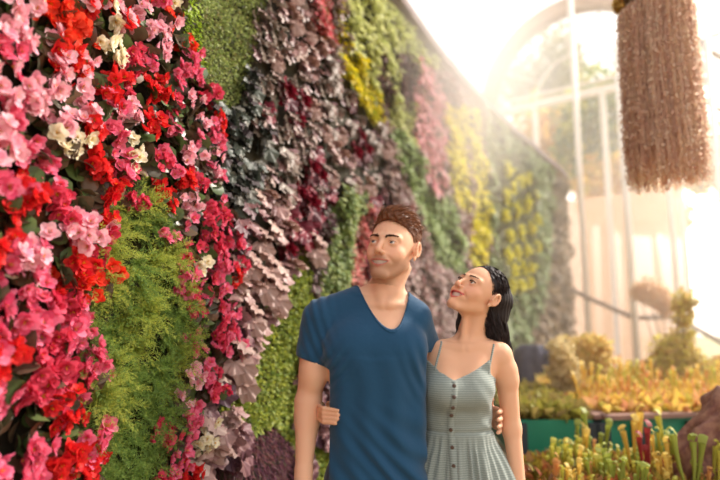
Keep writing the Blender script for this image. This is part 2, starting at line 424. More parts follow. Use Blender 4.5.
def flower_cluster(mats, nf=5, R0=.024):
    VV = []; FF = []; MI = []; off = 0
    for f in range(nf):
        ctr = rng.normal(0, R0*.75, 3); ctr[1] = -abs(ctr[1])*.7
        ax = np.array([rng.normal(0, .5), -1, rng.normal(0, .5)]); ax /= np.linalg.norm(ax)
        a = np.cross(ax, [0, 0, 1.]); a /= np.linalg.norm(a); b = np.cross(ax, a)
        fs = rng.uniform(.016, .023)
        for layer, (np_, op, sc) in enumerate(((5, .35, 1), (4, .95, .72))):
            t = np.arange(np_)*2*np.pi/np_+rng.uniform(0, 6)
            rad = np.cos(t)[:, None]*a+np.sin(t)[:, None]*b
            D = rad+ax*op+rng.normal(0, .12, rad.shape)
            V, F = scatter(PET_V, PET_F, frames(D, np.tile(ax, (np_, 1))-rad)*fs*sc, np.tile(ctr, (np_, 1)))
            VV.append(V); FF.append(F+off); off += len(V); MI += [0]*len(F)
        # yellow heart
        n = 7; V, F = scatter(THIN, LEAF_F, frames(ax+rng.normal(0, .5, (n, 3)), rng.normal(0, 1, (n, 3)))*fs*.5, np.tile(ctr, (n, 1)))
        VV.append(V); FF.append(F+off); off += len(V); MI += [1]*len(F)
    return mesh_np('begonia_flowers', np.concatenate(VV), np.concatenate(FF), mats, True, MI)
M_HEART = leafmat('flower_heart', [(240, 200, 60), (230, 170, 40)], .6, .2)
BF = [begonia_foliage() for _ in range(4)]
BCL = {c: [flower_cluster([leafmat('petal_'+c.replace(' ', '_'), BCOL[c], .55, .35, .25), M_HEART], nf=k) for k in (3, 4, 5, 6)] for c in BCOL}
spots = poisson(['begonia'], .098, .7, 4.5, ulo=-38, vlo=-35, vhi=512, limit=299)
def bzone(u, v):
    if u > 186 and v > 190: return 'beside the purple leaves'
    if u > 150 and v > 160: return 'right of the feathery patch'
    if v < 95: return 'near the mossy patch' if u > 90 else 'in top left corner'
    if v < 200: return 'above the feathery patch' if u > 90 else 'at left above head height'
    if v < 330: return 'left of the feathery patch' if u > 50 else 'at the left edge'
    return 'beside the lower feathery patch' if u > 50 else 'in bottom left corner'
for (p, nn, u, v) in spots:
    f = vnoise(np.array([p]), 6, 9)[0]+rng.normal(0, .45)
    if u > 145 and v > 160: ws = dict(rose=.4, pink=.29, red=.15, **{'pale pink': .14, 'creamy white': .02})
    elif v > 300 and u < 100: ws = dict(pink=.4, rose=.25, red=.13, **{'pale pink': .2, 'creamy white': .02})
    elif f > .5: ws = dict(red=.6, scarlet=.4)
    elif f > -.3: ws = dict(pink=.3, rose=.2, red=.3, **{'pale pink': .2})
    else: ws = dict(pink=.36, red=.15, **{'pale pink': .33, 'creamy white': .16})
    c = list(ws)[rng.choice(len(ws), p=np.array(list(ws.values()))/sum(ws.values()))]
    r = empty('begonia_plant'); place(r, p+nn*.035, nn)
    single(r, '%s begonia' % c, bzone(u, v), p, 'flowering plant', '%s begonias %s' % (c, bzone(u, v)))
    fo = link('foliage', BF[rng.integers(4)], r); fo.rotation_euler = (0, rng.uniform(0, 6.28), 0)
    for k in range(rng.integers(2, 5)):
        cc = c if rng.random() < .8 else ('pink' if c != 'pink' else 'red')
        fc = link('flower_cluster', BCL[c][rng.integers(4)], r)
        a = rng.uniform(0, 6.28); rr = rng.uniform(.01, .075)
        fc.location = (rr*math.cos(a), -rng.uniform(.045, .085), rr*math.sin(a)); fc.rotation_euler = (rng.uniform(-.4, .4), rng.uniform(0, 6.28), rng.uniform(-.4, .4))
        fc.scale = (1.15+.4*rng.random()+(.25 if p[1] < 2.1 else 0),)*3

# --- feathery plants
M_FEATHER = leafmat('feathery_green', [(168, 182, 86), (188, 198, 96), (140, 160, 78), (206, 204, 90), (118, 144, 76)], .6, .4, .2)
M_FSTEM = plain('feathery_stem', (120, 140, 50), .7)
def feather_mesh():
    T = []; D = []; sz = []
    for st in range(34):
        d = np.array([rng.normal(0, .75), -rng.uniform(.25, 1.1), rng.normal(.1, .75)]); d /= np.linalg.norm(d); L = rng.uniform(.08, .15)
        for k in range(40):
            t = (k+.5)/40; q = d*L*t+np.array([0, 0, -.03*t*t])
            a = rng.normal(0, 1, 3); a -= d*(a@d); a /= np.linalg.norm(a); T.append(q); D.append(a+d*.7); sz.append(.020*(1-.6*t)+.006)
    T, D, sz = np.array(T), np.array(D), np.array(sz)
    return mesh_np('feathery_foliage', *scatter(THIN*np.array([.8, 1, 1]), LEAF_F, frames(D, rng.normal(0, 1, D.shape))*sz[:, None, None], T), M_FEATHER, False)
FM = [feather_mesh() for _ in range(3)]
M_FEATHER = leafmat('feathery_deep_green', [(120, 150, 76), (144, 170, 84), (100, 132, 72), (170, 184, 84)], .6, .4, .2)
FM2 = [feather_mesh() for _ in range(3)]
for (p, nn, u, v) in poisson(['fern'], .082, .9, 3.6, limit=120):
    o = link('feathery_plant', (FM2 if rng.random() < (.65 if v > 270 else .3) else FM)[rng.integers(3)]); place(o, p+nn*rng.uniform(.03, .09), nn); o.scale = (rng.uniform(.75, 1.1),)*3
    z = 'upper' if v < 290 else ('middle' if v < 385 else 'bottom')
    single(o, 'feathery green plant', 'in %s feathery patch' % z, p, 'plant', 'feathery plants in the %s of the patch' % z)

# --- heucheras: lobed ruffled leaves
def heuchera_leaf(seed, lob=6, nr=4, na=36):
    r_ = np.random.default_rng(seed); V = [(0, .12, 0)]
    ph = r_.uniform(0, 6)
    for j in range(1, nr+1):
        q = j/nr
        for i in range(na):
            t = -math.pi+2*math.pi*(i+.5)/na            # 0 points to the tip, +-pi to the stalk
            rad = .5*(1+.13*q*math.cos(lob*t)+.05*math.cos(2*lob*t+.8))*(1-.45*math.exp(-((abs(t)-math.pi)/.42)**2))*(1+.12*math.cos(t))
            z = q*q*(.075*math.sin(5*t+ph)+.05*math.sin(11*t+2*ph))-.05*q+.035*abs(math.sin(lob*t/2))*q - .16*q*q*max(0, math.cos(t))
            V.append((q*rad*math.sin(t), .12+q*rad*math.cos(t)*1.02+.2*q, z))
    tri = [(0, 1+i, 1+(i+1) % na) for i in range(na-0)]
    F = [(1+(j-1)*na+i, 1+j*na+i, 1+j*na+(i+1) % na, 1+(j-1)*na+(i+1) % na) for j in range(1, nr) for i in range(na)]
    return np.array(V), np.array(tri), np.array(F)
HL = [heuchera_leaf(i, 5+i % 3) for i in range(4)]
def heuchera_mesh(mat, n=11, big=1.0):
    VV = []; T3 = []; T4 = []; off = 0
    for k in range(n):
        Lf = HL[rng.integers(4)]
        a = rng.uniform(0, 2*np.pi); rr = rng.uniform(.01, .06)
        d = np.array([math.cos(a)*.7+rng.normal(0, .2), -rng.uniform(.2, .8), math.sin(a)*.45-.55])
        up = np.array([rng.normal(0, .35), -1.0, rng.uniform(.1, 1.0)])
        R_ = frames(d[None], up[None], np.array([rng.normal(0, .35)]))[0]*rng.uniform(.06, .10)*big
        V = Lf[0]@R_.T+np.array([rr*math.cos(a), -rng.uniform(0, .07), rr*math.sin(a)])
        VV.append(V); T3.append(Lf[1]+off); T4.append(Lf[2]+off); off += len(V)
    return mesh_np('heuchera_leaves', np.concatenate(VV), [np.concatenate(T3), np.concatenate(T4)], mat)
HC = {'slate green': [(66,74,66),(92,98,86),(50,54,58),(124,122,110),(74,60,66)],
      'plum purple': [(132,92,96),(108,72,82),(158,118,116),(88,58,70),(146,104,102)],
      'wine red': [(128,26,44),(150,36,56),(104,24,42),(132,60,66),(96,44,56)],
      'bronze pink': [(184,150,138),(156,120,116),(208,180,166),(134,98,100),(168,128,122)],
      'grey brown': [(156,142,130),(128,114,110),(186,172,158),(138,102,104),(166,140,130)]}
HM = {c: [heuchera_mesh(leafmat('heuchera_'+c.replace(' ', '_'), HC[c], .46, .12, .38)) for _ in range(3)] for c in HC}
sp = poisson(['heuchera'], lambda p: .118 if p[1] < 4.2 else .15, 1.6, 5.4, ulo=150, vlo=-35, vhi=515, limit=470)
sp.sort(key=lambda q: q[0][1])
cnt = 0
for (p, nn, u, v) in sp[:300]:
    q = vnoise(np.array([p]), 4, 21)[0]+rng.normal(0, .35)
    if v < 200 and u < 262: c = 'slate green' if q > -.6 else 'grey brown'
    elif v > 320: c = 'plum purple' if q > -.5 else 'bronze pink'
    elif v > 190: c = 'plum purple' if q > .45 else ('wine red' if (u > 285 and q > -.4) else 'bronze pink')
    else: c = 'wine red' if (q > .55 and v > 90) else ('grey brown' if q > -.1 else ('bronze pink' if u > 280 else 'slate green'))
    o = link('heuchera_plant', HM[c][rng.integers(3)]); place(o, p+nn*rng.uniform(.0, .05), nn)
    s_ = 1.25 if v > 200 else .95; s_ *= rng.uniform(.85, 1.15); o.scale = (s_, s_, s_)
    if u > 245 and v > 400: z = 'above the fine purple foliage'
    elif v > 320: z = 'low beside the begonias'
    elif v > 190: z = 'left of the man\'s shoulder'
    elif v > 80: z = 'below the mossy patch' if u < 265 else 'above the green strip'
    else: z = 'right of the mossy patch'
    single(o, '%s ruffled heuchera' % c, z, p, 'plant', '%s heucheras %s' % (c, z))
if len(sp) > 300:
    VV = []; FF = []; off = 0
    M_ = leafmat('heuchera_mixed', HC['grey brown']+HC['bronze pink'], .45, .15, .5)
    for (p, nn, u, v) in sp[300:]:
        k = 14; D = np.tile(nn*.5, (k, 1))+rng.normal(0, .5, (k, 3)); D[:, 2] -= .6
        V, F = scatter(LEAF*np.array([1.8, 1, 1]), LEAF_F, frames(D, np.tile(nn+np.array([0, 0, .5]), (k, 1))+rng.normal(0, .3, (k, 3)))*.085, p+nn*.04+rng.normal(0, .06, (k, 3))*np.array([1, 1, 1]))
        VV.append(V); FF.append(F+off); off += len(V)
    tag(link('heuchera_mass', mesh_np('heuchera_mass', np.concatenate(VV), np.concatenate(FF), M_)), 'mass of brownish pink foliage on the wall above the man\'s head', 'wall plants', kind='stuff')
# ================================================================== glasshouse
M_STEEL = plain('painted_steel', (226, 214, 202), .45, spec=.5)
M_STEELD = plain('brown_steel', (138, 112, 96), .5)
M_TAN = plain('tan_arch_panel', (158, 118, 84), .6, c2=(142, 104, 74), scale=3)
def glass_mat(name, tint, rough, mix):
    m, t = new_mat(name); n = t.nodes; L = t.links
    o = n.new('ShaderNodeOutputMaterial'); a = n.new('ShaderNodeBsdfTransparent'); a.inputs[0].default_value = (*tint, 1)
    g = n.new('ShaderNodeBsdfGlossy'); g.inputs['Roughness'].default_value = rough
    f = n.new('ShaderNodeFresnel'); f.inputs[0].default_value = 1.45; x = n.new('ShaderNodeMixShader')
    L.new(f.outputs[0], x.inputs[0]); L.new(a.outputs[0], x.inputs[1]); L.new(g.outputs[0], x.inputs[2]); L.new(x.outputs[0], o.inputs[0])
    return m
M_GLASS = glass_mat('clear_glass', (.95, .95, .93), .05, .1)
def frosted():
    m, t = new_mat('frosted_panel'); n = t.nodes; L = t.links
    o = n.new('ShaderNodeOutputMaterial'); d = n.new('ShaderNodeBsdfDiffuse'); tr = n.new('ShaderNodeBsdfTranslucent'); x = n.new('ShaderNodeMixShader')
    c = (*srgb((184, 152, 128)), 1); d.inputs[0].default_value = c; tr.inputs[0].default_value = c; x.inputs[0].default_value = .75
    L.new(d.outputs[0], x.inputs[1]); L.new(tr.outputs[0], x.inputs[2])
    a = n.new('ShaderNodeBsdfTransparent'); y = n.new('ShaderNodeMixShader'); y.inputs[0].default_value = .12
    L.new(x.outputs[0], y.inputs[1]); L.new(a.outputs[0], y.inputs[2]); L.new(y.outputs[0], o.inputs[0]); return m
M_FROST = frosted()
FD = np.array([.811, -.585, 0]); FN = np.array([-.585, -.811, 0]); F0 = np.array([4.7, 15.9, 0]); HB = CAMZ+6.2
def fac(t, z, off=0): return F0+FD*t+FN*off+np.array([0, 0, z])
TC = 1.3; RO = 2.6; T0, T1 = -2.6, 4.4
# arch band of the lunette
def arc(r, z0=HB, n=33, off=0, tc=TC): return [fac(tc-r*math.cos(a), z0+r*math.sin(a), off) for a in np.linspace(0, math.pi, n)]
m = MB()
A_, B_, C_, D_ = (np.array(arc(r, off=o)) for r, o in ((RO, .3), (RO-.36, .3), (RO-.36, -.12), (RO, -.12)))
n_ = len(A_); i = np.arange(n_-1)
V = np.concatenate([A_, B_, C_, D_]); F = np.concatenate([np.stack([a*n_+i, a*n_+i+1, b*n_+i+1, b*n_+i], 1) for a, b in ((0, 1), (1, 2), (2, 3), (3, 0))])
m.add(V, F)
root = empty('arched_window_frame', tuple(fac(TC, HB)))
def local(mb, o):  # shift collected geometry to be relative to an object's place
    mb.V = [v-np.array(o.location) for v in mb.V]; return mb
root.name = 'window_1'; tag(root, kind='structure')
local(m, root).build('arch_band', M_TAN, root, smooth=False)
m = MB(); m.tube(arc(1.09), .035); local(m, root).build('inner_arch', M_STEEL, root)
for a in np.radians([0, 28, 55, 82, 108, 135, 160, 180]):
    m = MB(); p0 = fac(TC-1.09*math.cos(a), HB+1.09*math.sin(a)); p1 = fac(TC-(RO-.36)*math.cos(a), HB+(RO-.36)*math.sin(a)); m.tube([p0, p1], .022, 6)
    local(m, root).build('glazing_bar', M_STEEL, root)
m = MB(); pts = np.array([fac(TC, HB, -.05)]+arc(RO-.3, off=-.05)); k = len(pts)
m.add(pts, [(0, j, j+1) for j in range(1, k-1)]); local(m, root).build('glass_pane', M_GLASS, root, smooth=False)
# beam, posts, panes
m = MB(); m.beam(fac(T0, HB-.08), fac(T1, HB-.08), .18, .2); tag(m.build('trim_2', M_STEEL, smooth=False), kind='structure')
m = MB(); m.beam(fac(T0, HB+.16, .1), fac(T1, HB+.16, .1), .07, .07); tag(m.build('trim_3', M_STEEL, smooth=False), kind='structure')
FZ = 4.75
posts = [-2.2, -.95, .18, 1.95, 3.55]
k = 4
for a, b in zip([T0]+posts, posts+[T1]):
    m = MB(); m.add([fac(a, FZ), fac(b, FZ), fac(b, HB-.18), fac(a, HB-.18)], [(0, 1, 2, 3)]); g = m.build('window_%d' % k, M_GLASS, smooth=False); tag(g, kind='structure')
    if a >= 3.5: k += 2; continue
    m = MB(); m.add([fac(a, .0), fac(b, .0), fac(b, FZ-.03), fac(a, FZ-.03)], [(0, 1, 2, 3)]); g = m.build('window_%d' % (k+1), M_FROST, smooth=False); tag(g, kind='structure'); k += 2
for t in posts:
    m = MB(); a, b = fac(t, 0, .12), fac(t, HB-.18, .12); m.beam(a, b, .12, .12, up=FN); tag(m.build('trim_%d' % k, M_STEEL, smooth=False), kind='structure'); k += 1
# tall slender columns standing inside, rail between them
def col(u, v, Y, z1, r, name, label):
    p = P(u, v, Y); m = MB(); m.tube([(0, 0, 0), (0, 0, z1)], r, 12); b = MB(); b.tube([(0, 0, 0), (0, 0, .03)], r*2.4, 16)
    e_ = empty(name, (p.x, p.y, 0)); tag(e_, label, 'column', None); m.build('shaft', M_STEEL, e_); b.build('base_plate', M_STEEL, e_); return e_
col(584, 250, 11.6, 9.2, .055, 'steel_column', 'tall slim steel column rising past the arch, nearest the end of the planted wall')
col(630, 250, 10.6, 6.6, .06, 'steel_column', 'slim pale steel column in the middle of the glass end, below the hanging plant')
col(674, 250, 11.0, 6.6, .05, 'steel_column', 'slim pale steel column in the sun glare right of the hanging plant tip')
col(714, 130, 11.0, 7.0, .06, 'steel_column', 'pale steel column at the right edge beside the hanging plant')
m = MB(); m.tube([P(571, 289, 11.9), P(584, 296, 11.55), P(634, 318, 10.6), P(676, 317, 10.9), P(690, 325, 10.6), P(735, 350, 9.6)], .045, 8)
tag(m.build('hand_rail', M_STEELD), 'thin dark rail dipping between the steel columns at the glass end', 'rail')
# barrel vault ribs running from the lunette over the wall
k = 40
for d_ in (2.0, 4.2, 6.6):
    m = MB(); m.tube([p+FN*d_ for p in arc(RO+.1, n=25)], .028, 6); tag(m.build('trim_%d' % k, M_STEEL), kind='structure'); k += 1
for a in np.radians([25, 60, 120, 155]):
    b_ = fac(TC-(RO+.1)*math.cos(a), HB+(RO+.1)*math.sin(a)); m = MB(); m.tube([b_, b_+FN*6.6], .018, 6); tag(m.build('trim_%d' % k, M_STEEL), kind='structure'); k += 1
# right hand truss
for (a, b, r) in (((690, 40, 11.5), (732, 63, 12.5), .075), ((692, 44, 11.5), (732, 29, 10.8), .035), ((694, 96, 11.5), (732, 116, 12.5), .06), ((712, 60, 12), (732, 76, 12), .025), ((683, -10, 11.5), (697, 60, 11.5), .035), ((697, 60, 11.5), (701, 190, 11.5), .035)):
    m = MB(); m.tube([P(*a), P(*b)], r, 8); tag(m.build('trim_%d' % k, M_STEELD), kind='structure'); k += 1

# small flood lamp under the truss
for (u_, v_) in ((703, 81),):
    r = empty('flood_lamp', P(u_, v_, 11.5)); tag(r, 'small dark flood lamp fixed %s' % ('between the two roof beams at the right' if v_ > 50 else 'in the top right corner above the beams'), 'lamp')
    m = MB(); m.box((0, 0, 0), (.16, .12, .13)); m.build('housing', M_STEELD, r, smooth=False)
    m = MB(); m.tube([(0, 0, .06), (0, .0, .78)], .015, 6); m.build('bracket', M_STEELD, r)

# ================================================================== outside: trees beyond the glass
M_BARK = plain('bark', (110, 92, 74), .9, bump=.5, c2=(84, 70, 56))
def tree(u, v, Y, rad, h, cols, label, n=1700, gl=.34):
    c = P(u, v, Y); r = empty('tree', (c.x, c.y, 0)); tag(r, label, 'tree')
    m = MB(); m.tube([(0, 0, 0), (.1, 0, c.z*.5), (0, .1, c.z+.2*rad)], [.22, .17, .06], 10)
    for q in range(6):
        a = q*1.05; m.tube([(0, 0, c.z-.5*rad), (math.cos(a)*rad*.35, math.sin(a)*rad*.35, c.z), (math.cos(a)*rad*.7, math.sin(a)*rad*.7, c.z+.25*rad)], [.07, .05, .02], 6)
    m.build('trunk', M_BARK, r)
    cl = rng.normal(0, 1, (22, 3)); cl /= np.linalg.norm(cl, axis=1, keepdims=True); cl *= rng.uniform(.25, .85, (22, 1))*rad*np.array([1, 1, h])
    pos = cl[rng.integers(22, size=n)]; off = rng.normal(0, 1, (n, 3)); off /= np.linalg.norm(off, axis=1, keepdims=True); pos = pos+off*rad*.33*rng.uniform(.6, 1, (n, 1))
    D = off+rng.normal(0, .5, (n, 3)); D[:, 2] -= .4
    V, F = scatter(LEAF*np.array([1.5, 1, 1]), LEAF_F, frames(D, off+np.array([0, 0, .5]))*gl*rng.uniform(.6, 1.2, (n, 1, 1)), pos+np.array([0, 0, c.z]))
    link('crown', mesh_np('crown', V, F, leafmat('crown_leaf', cols, .6, .6, .2), False), r)
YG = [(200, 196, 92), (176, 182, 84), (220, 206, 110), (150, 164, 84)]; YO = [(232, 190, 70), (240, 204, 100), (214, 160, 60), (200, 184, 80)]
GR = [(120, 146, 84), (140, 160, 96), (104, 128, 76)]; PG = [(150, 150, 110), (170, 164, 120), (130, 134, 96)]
tree(596, 128, 21, 2.0, 1.0, GR+YG, 'green tree seen through the glass between the slim columns', 2200)
tree(556, 142, 23, 1.8, 1.1, YO, 'golden yellow tree through the glass just above the end of the planted wall', 1800)
tree(620, 185, 19, 1.6, .8, YO, 'low orange and yellow tree beyond the glass below the hanging plant', 2000)
tree(652, 215, 27, 1.7, .7, YO+YG, 'yellow bushy tree near the sun glare beyond the glass', 1600)
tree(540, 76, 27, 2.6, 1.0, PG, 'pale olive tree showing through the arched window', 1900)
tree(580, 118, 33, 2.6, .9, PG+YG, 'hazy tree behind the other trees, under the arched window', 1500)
tree(716, 150, 24, 1.9, .9, PG+YG, 'faint hazy tree at the right edge beyond the truss', 1400)

# ================================================================== hanging plant
HY = 3.7; HS = .70; hc = P(654, 0, HY); bt = P(654, 186, HY)
r = empty('hanging_plant', (hc.x, HY, bt.z)); tag(r, 'huge hanging plant of long pinkish brown strands, upper right in front of the glass', 'hanging plant')
Hh = hc.z-bt.z-.02
m = MB(); m.tube([(0, 0, Hh-.10), (0, 0, Hh-.02), (0, 0, Hh+.10)], [.07, .17, .19], 20); m.build('hanging_basket', M_BARK, r)
m = MB(); m.tube([(0, 0, .35), (0, 0, Hh-.05)], [.09, .17], 14); m.build('core', plain('dry_core', (214, 180, 158), .95), r)  # core added inside the strands to stop light passing through
m = MB()
for a in (0, 2.1, 4.2): m.tube([(.18*math.cos(a), .18*math.sin(a), Hh+.1), (0, 0, Hh+.75)], .006, 5)
m.tube([(0, 0, Hh+.72), (0, 0, 8.0-bt.z)], .01, 6); m.build('chain', M_STEELD, r)
ns = 1500; VV = []; FF = []; off = 0; lt = []; ld = []
a = rng.uniform(0, 2*np.pi, ns); rr = .33*HS*np.sqrt(rng.uniform(.35, 1, ns)); R1 = rr*rng.uniform(.98, 1.12, ns); zb = rng.uniform(.0, .28, ns)**1.4*1.6
tt_ = np.linspace(0, 1, 26)
top = Hh+.02+.09*np.cos(rr/.34/HS*1.5)
x0 = np.cos(a)[:, None]*(rr[:, None]*np.minimum(1, .45+tt_[None]*5)+(R1-rr)[:, None]*tt_[None]); y0 = np.sin(a)[:, None]*(rr[:, None]*np.minimum(1, .45+tt_[None]*5)+(R1-rr)[:, None]*tt_[None])
z0 = top[:, None]+(zb-top)[:, None]*tt_[None]**1.1
ph = rng.uniform(0, 6, (ns, 1)); x0 = x0+.006*np.sin(tt_[None]*23+ph); y0 = y0+.006*np.cos(tt_[None]*19+ph)
PT = np.stack([x0, y0, z0], -1)
tn = np.stack([-np.sin(a), np.cos(a), np.zeros(ns)], 1)[:, None]*.0022
V = np.stack([PT-tn, PT+tn], 2).reshape(-1, 3); q = (np.arange(ns)*52)[:, None]+np.arange(25)[None]*2
F = np.stack([q, q+1, q+3, q+2], -1).reshape(-1, 4); VV.append(V); FF.append(F); off = len(V)
nl = 60000; si = rng.integers(ns, size=nl); ti = rng.uniform(0, 24.99, nl); i0 = ti.astype(int); f_ = (ti-i0)[:, None]; pos = PT[si, i0]*(1-f_)+PT[si, i0+1]*f_
D = rng.normal(0, .8, (nl, 3)); D[:, 2] -= 1.0
V, F = scatter(LEAF, LEAF_F, frames(D, rng.normal(0, 1, (nl, 3)))*(rng.uniform(.012, .030, nl))[:, None, None], pos)
VV.append(V); FF.append(F+off)
M_STR = leafmat('dry_strands', [(232, 200, 182), (248, 228, 208), (206, 166, 150), (255, 246, 228), (238, 210, 176), (220, 184, 168)], .6, .7, .15)
o = link('strands', mesh_np('strands', np.concatenate(VV), np.concatenate(FF), M_STR, False), r); tag(o, kind='stuff')
n = 2600; d = rng.normal(0, 1, (n, 3)); d[:, 2] = np.abs(d[:, 2]); d /= np.linalg.norm(d, axis=1, keepdims=True)
V, F = scatter(LEAF, LEAF_F, frames(d+rng.normal(0, .4, (n, 3)), rng.normal(0, 1, (n, 3)))*.035, d*np.array([.23, .23, .10])+np.array([0, 0, Hh+.02]))
link('golden_top', mesh_np('top_growth', V, F, leafmat('golden_moss', [(214, 180, 90), (196, 150, 80), (226, 200, 120)], .6, .4), False), r)  # gold rim light on the dome, put into the leaf colour

# ================================================================== raised beds and pitcher plants on the right
M_GREENBOX = plain('green_bed_side', (30, 122, 92), .55, c2=(38, 134, 100), scale=3)
M_RIM = plain('brown_plank', (150, 112, 96), .7, c2=(124, 92, 84), scale=6)
M_SOIL = plain('soil', (104, 78, 56), .95, bump=.6, c2=(76, 58, 44))
M_POSTD = plain('dark_post', (58, 62, 66), .7)
RIMZ = .74
def bed(pts, z0, z1, label, rim, legs=True):
    """box planter on a four sided plan"""
    r = empty('raised_bed', (pts[0][0], pts[0][1], 0)); o_ = np.array([pts[0][0], pts[0][1], 0]); tag(r, label, 'planter')
    m = MB(); n = len(pts); b = [np.array([*p, z0])-o_ for p in pts]; t = [np.array([*p, z1])-o_ for p in pts]
    m.add(b+t, [(i, (i+1) % n, n+(i+1) % n, n+i) for i in range(n)]); m.F.setdefault(n, []).append(np.array([list(range(n))[::-1]])); m.build('side_panels', M_GREENBOX, r, smooth=False)
    m = MB(); m.add([q+np.array([0, 0, -.03]) for q in t], [tuple(range(n))]); m.build('soil', M_SOIL, r, smooth=False)
    if rim:
        for i in range(n):
            m = MB(); m.beam(t[i]+np.array([0, 0, .015]), t[(i+1) % n]+np.array([0, 0, .015]), .11, .03); m.build('rim_plank', M_RIM, r, smooth=False)
    if legs:
        for i in range(n):
            m = MB(); m.box(((t[i][0]), (t[i][1]), z1/2-.01), (.08, .08, z1-.02)); m.build('leg', M_POSTD, r, smooth=False)
    return r
bed([(1.14, 4.42), (1.66, 4.42), (1.80, 6.4), (1.30, 6.4)], .40, .735, 'plain green raised bed just right of the woman\'s arm', False)
bed([(1.72, 4.40), (3.25, 4.75), (3.6, 7.4), (1.95, 6.9)], .36, RIMZ, 'long green raised bed with a brown plank rim behind the pitcher plants', True)
for (x, y) in ((1.98, 4.40), (2.42, 4.5), (2.85, 4.6)):
    m = MB(); m.box((x, y+.02, .36), (.07, .06, .70));
    tag(m.build('bed_post', M_POSTD, smooth=False, loc=(0, 0, 0)), 'dark upright post at the front of the rimmed green bed, %s' % ('nearest the plain bed' if x < 2.1 else ('the middle one' if x < 2.6 else 'nearest the stump')), 'post', 'posts along the rimmed bed')
bed([(.86, 2.95), (2.75, 2.95), (2.95, 4.12), (1.0, 4.12)], .0, .46, 'low foreground bed full of pitcher plants at the bottom right', False, False)

def pitcher_mesh(name, mat, h=.3, r=.016, bend=.04):
    m = MB(); t = np.linspace(0, 1, 9); pts = np.stack([bend*np.sin(t*1.5)*1., np.zeros(9), h*t], 1)
    rad = r*np.array([.16, .2, .26, .34, .45, .58, .72, .86, 1.15]); m.tube(pts, rad, 9, cap=False)
    # hood curving over the mouth
    V = [];
    for j in range(4):
        q = j/3
        for i in (-1, 0, 1): V.append((pts[-1][0]-r*1.2+q*r*2.6, i*r*(1.5-.8*abs(q-.45)), h+r*(.6+2.2*math.sin(q*2.4))-abs(i)*r*.4))
    m.add(V, [(j*3+i, j*3+i+1, j*3+i+4, j*3+i+3) for j in range(3) for i in (0, 1)])
    return m.mesh(name, mat)
PM = {}
PCOL = {'yellow green': [(196,192,80),(212,204,90),(176,178,70)], 'golden': [(236,200,90),(242,212,110),(222,176,76)],
        'orange veined': [(218,150,84),(230,172,104),(196,122,76)], 'dark red': [(150,44,52),(170,62,60),(130,40,50)], 'olive': [(148,158,66),(168,176,78),(128,140,62)]}
for c in PCOL:
    mt = leafmat('pitcher_'+c.replace(' ', '_'), PCOL[c], .5, .35, .35)
    PM[c] = [pitcher_mesh('pitcher', mt, h, rr_, b) for h, rr_, b in ((.30, .0135, .04), (.24, .011, .06), (.34, .015, .03))]
def clump(x, y, z, c, n, s, label, group, spread=.06, name='pitcher_plant', cat='pitcher plant'):
    r = empty(name, (x, y, z)); tag(r, label, cat if label else None, group)
    for k_ in range(n):
        o = link('pitcher', PM[c][rng.integers(3)], r); a = rng.uniform(0, 6.28); q = spread*math.sqrt(rng.random())
        o.location = (q*math.cos(a), q*math.sin(a), -.01); o.rotation_euler = (rng.normal(0, .13), rng.normal(0, .13), rng.uniform(0, 6.28)); s_ = s*rng.uniform(.7, 1.1); o.scale = (s_, s_, s_)
    return r
# low rosette leaves covering the foreground bed
M_LOW = leafmat('low_bog_leaves', [(150,140,50),(176,150,60),(170,92,60),(120,118,48),(196,160,84),(110,70,60)], .6, .3, .3)
def cover(x0, x1, y0, y1, z, n, sz, name, label, mat, skew=.1):
    y = rng.uniform(y0, y1, n); x = rng.uniform(x0, x1, n)+skew*(y-y0); D = rng.normal(0, 1, (n, 3)); D[:, 2] = np.abs(D[:, 2])+.3
    V, F = scatter(LEAF, LEAF_F, frames(D, rng.normal(0, 1, (n, 3))+np.array([0, 0, 1]))*(sz*rng.uniform(.6, 1.3, n))[:, None, None], np.stack([x, y, z+rng.uniform(0, .05, n)], 1))
    tag(link(name, mesh_np(name, V, F, mat, False)), label, 'ground plants', kind='stuff')
cover(.95, 2.7, 3.05, 4.05, .47, 10000, .105, 'bog_ground_cover', 'low yellow and red leaves covering the foreground bed under the pitchers', M_LOW)
cols_ = ['yellow green', 'golden', 'olive', 'orange veined', 'yellow green', 'olive']
for k_ in range(95):
    y = rng.uniform(3.1, 4.05); x = rng.uniform(1.0, 2.72)+.1*(y-3.1); c = cols_[rng.integers(6)]
    if proj((x, y, .5))[0] > 690: c = 'orange veined' if rng.random() < .5 else c
    side = 'by the stump' if proj((x, y, .5))[0] > 655 else ('before the rimmed bed' if proj((x, y, .5))[0] > 590 else 'before the plain green bed')
    r_ = clump(x, y, .46, c, int(rng.integers(5, 10)), rng.uniform(.4, .8), None, None); single(r_, '%s pitcher plant' % c, side, (x, y, .5), 'pitcher plant', '%s pitcher plants %s' % (c, side))
for (u_, v_, Y, c, s_) in ((634, 418, 3.7, 'golden', 1.25), (652, 428, 3.8, 'golden', 1.1), (644, 436, 3.5, 'dark red', .9), (574, 432, 3.9, 'olive', 1.0), (583, 430, 3.9, 'golden', 1.0), (596, 428, 3.9, 'olive', 1.05),
                          (672, 424, 3.8, 'yellow green', 1.1), (690, 432, 3.2, 'olive', 1.2), (712, 440, 3.2, 'yellow green', 1.1), (564, 438, 3.8, 'golden', .9)):
    p = P(u_, v_, Y); s_ = (p.z-.46)/.28
    z_ = 'by the stump' if u_ > 660 else ('before the rimmed bed' if u_ > 615 else 'at the green beds\' corner')
    r_ = clump(p.x, Y, .46, c, 3, s_, None, None, .03); single(r_, 'tall %s pitcher plant' % c, z_, (p.x, Y, p.z), 'pitcher plant', 'tall %s pitcher plants %s' % (c, z_))
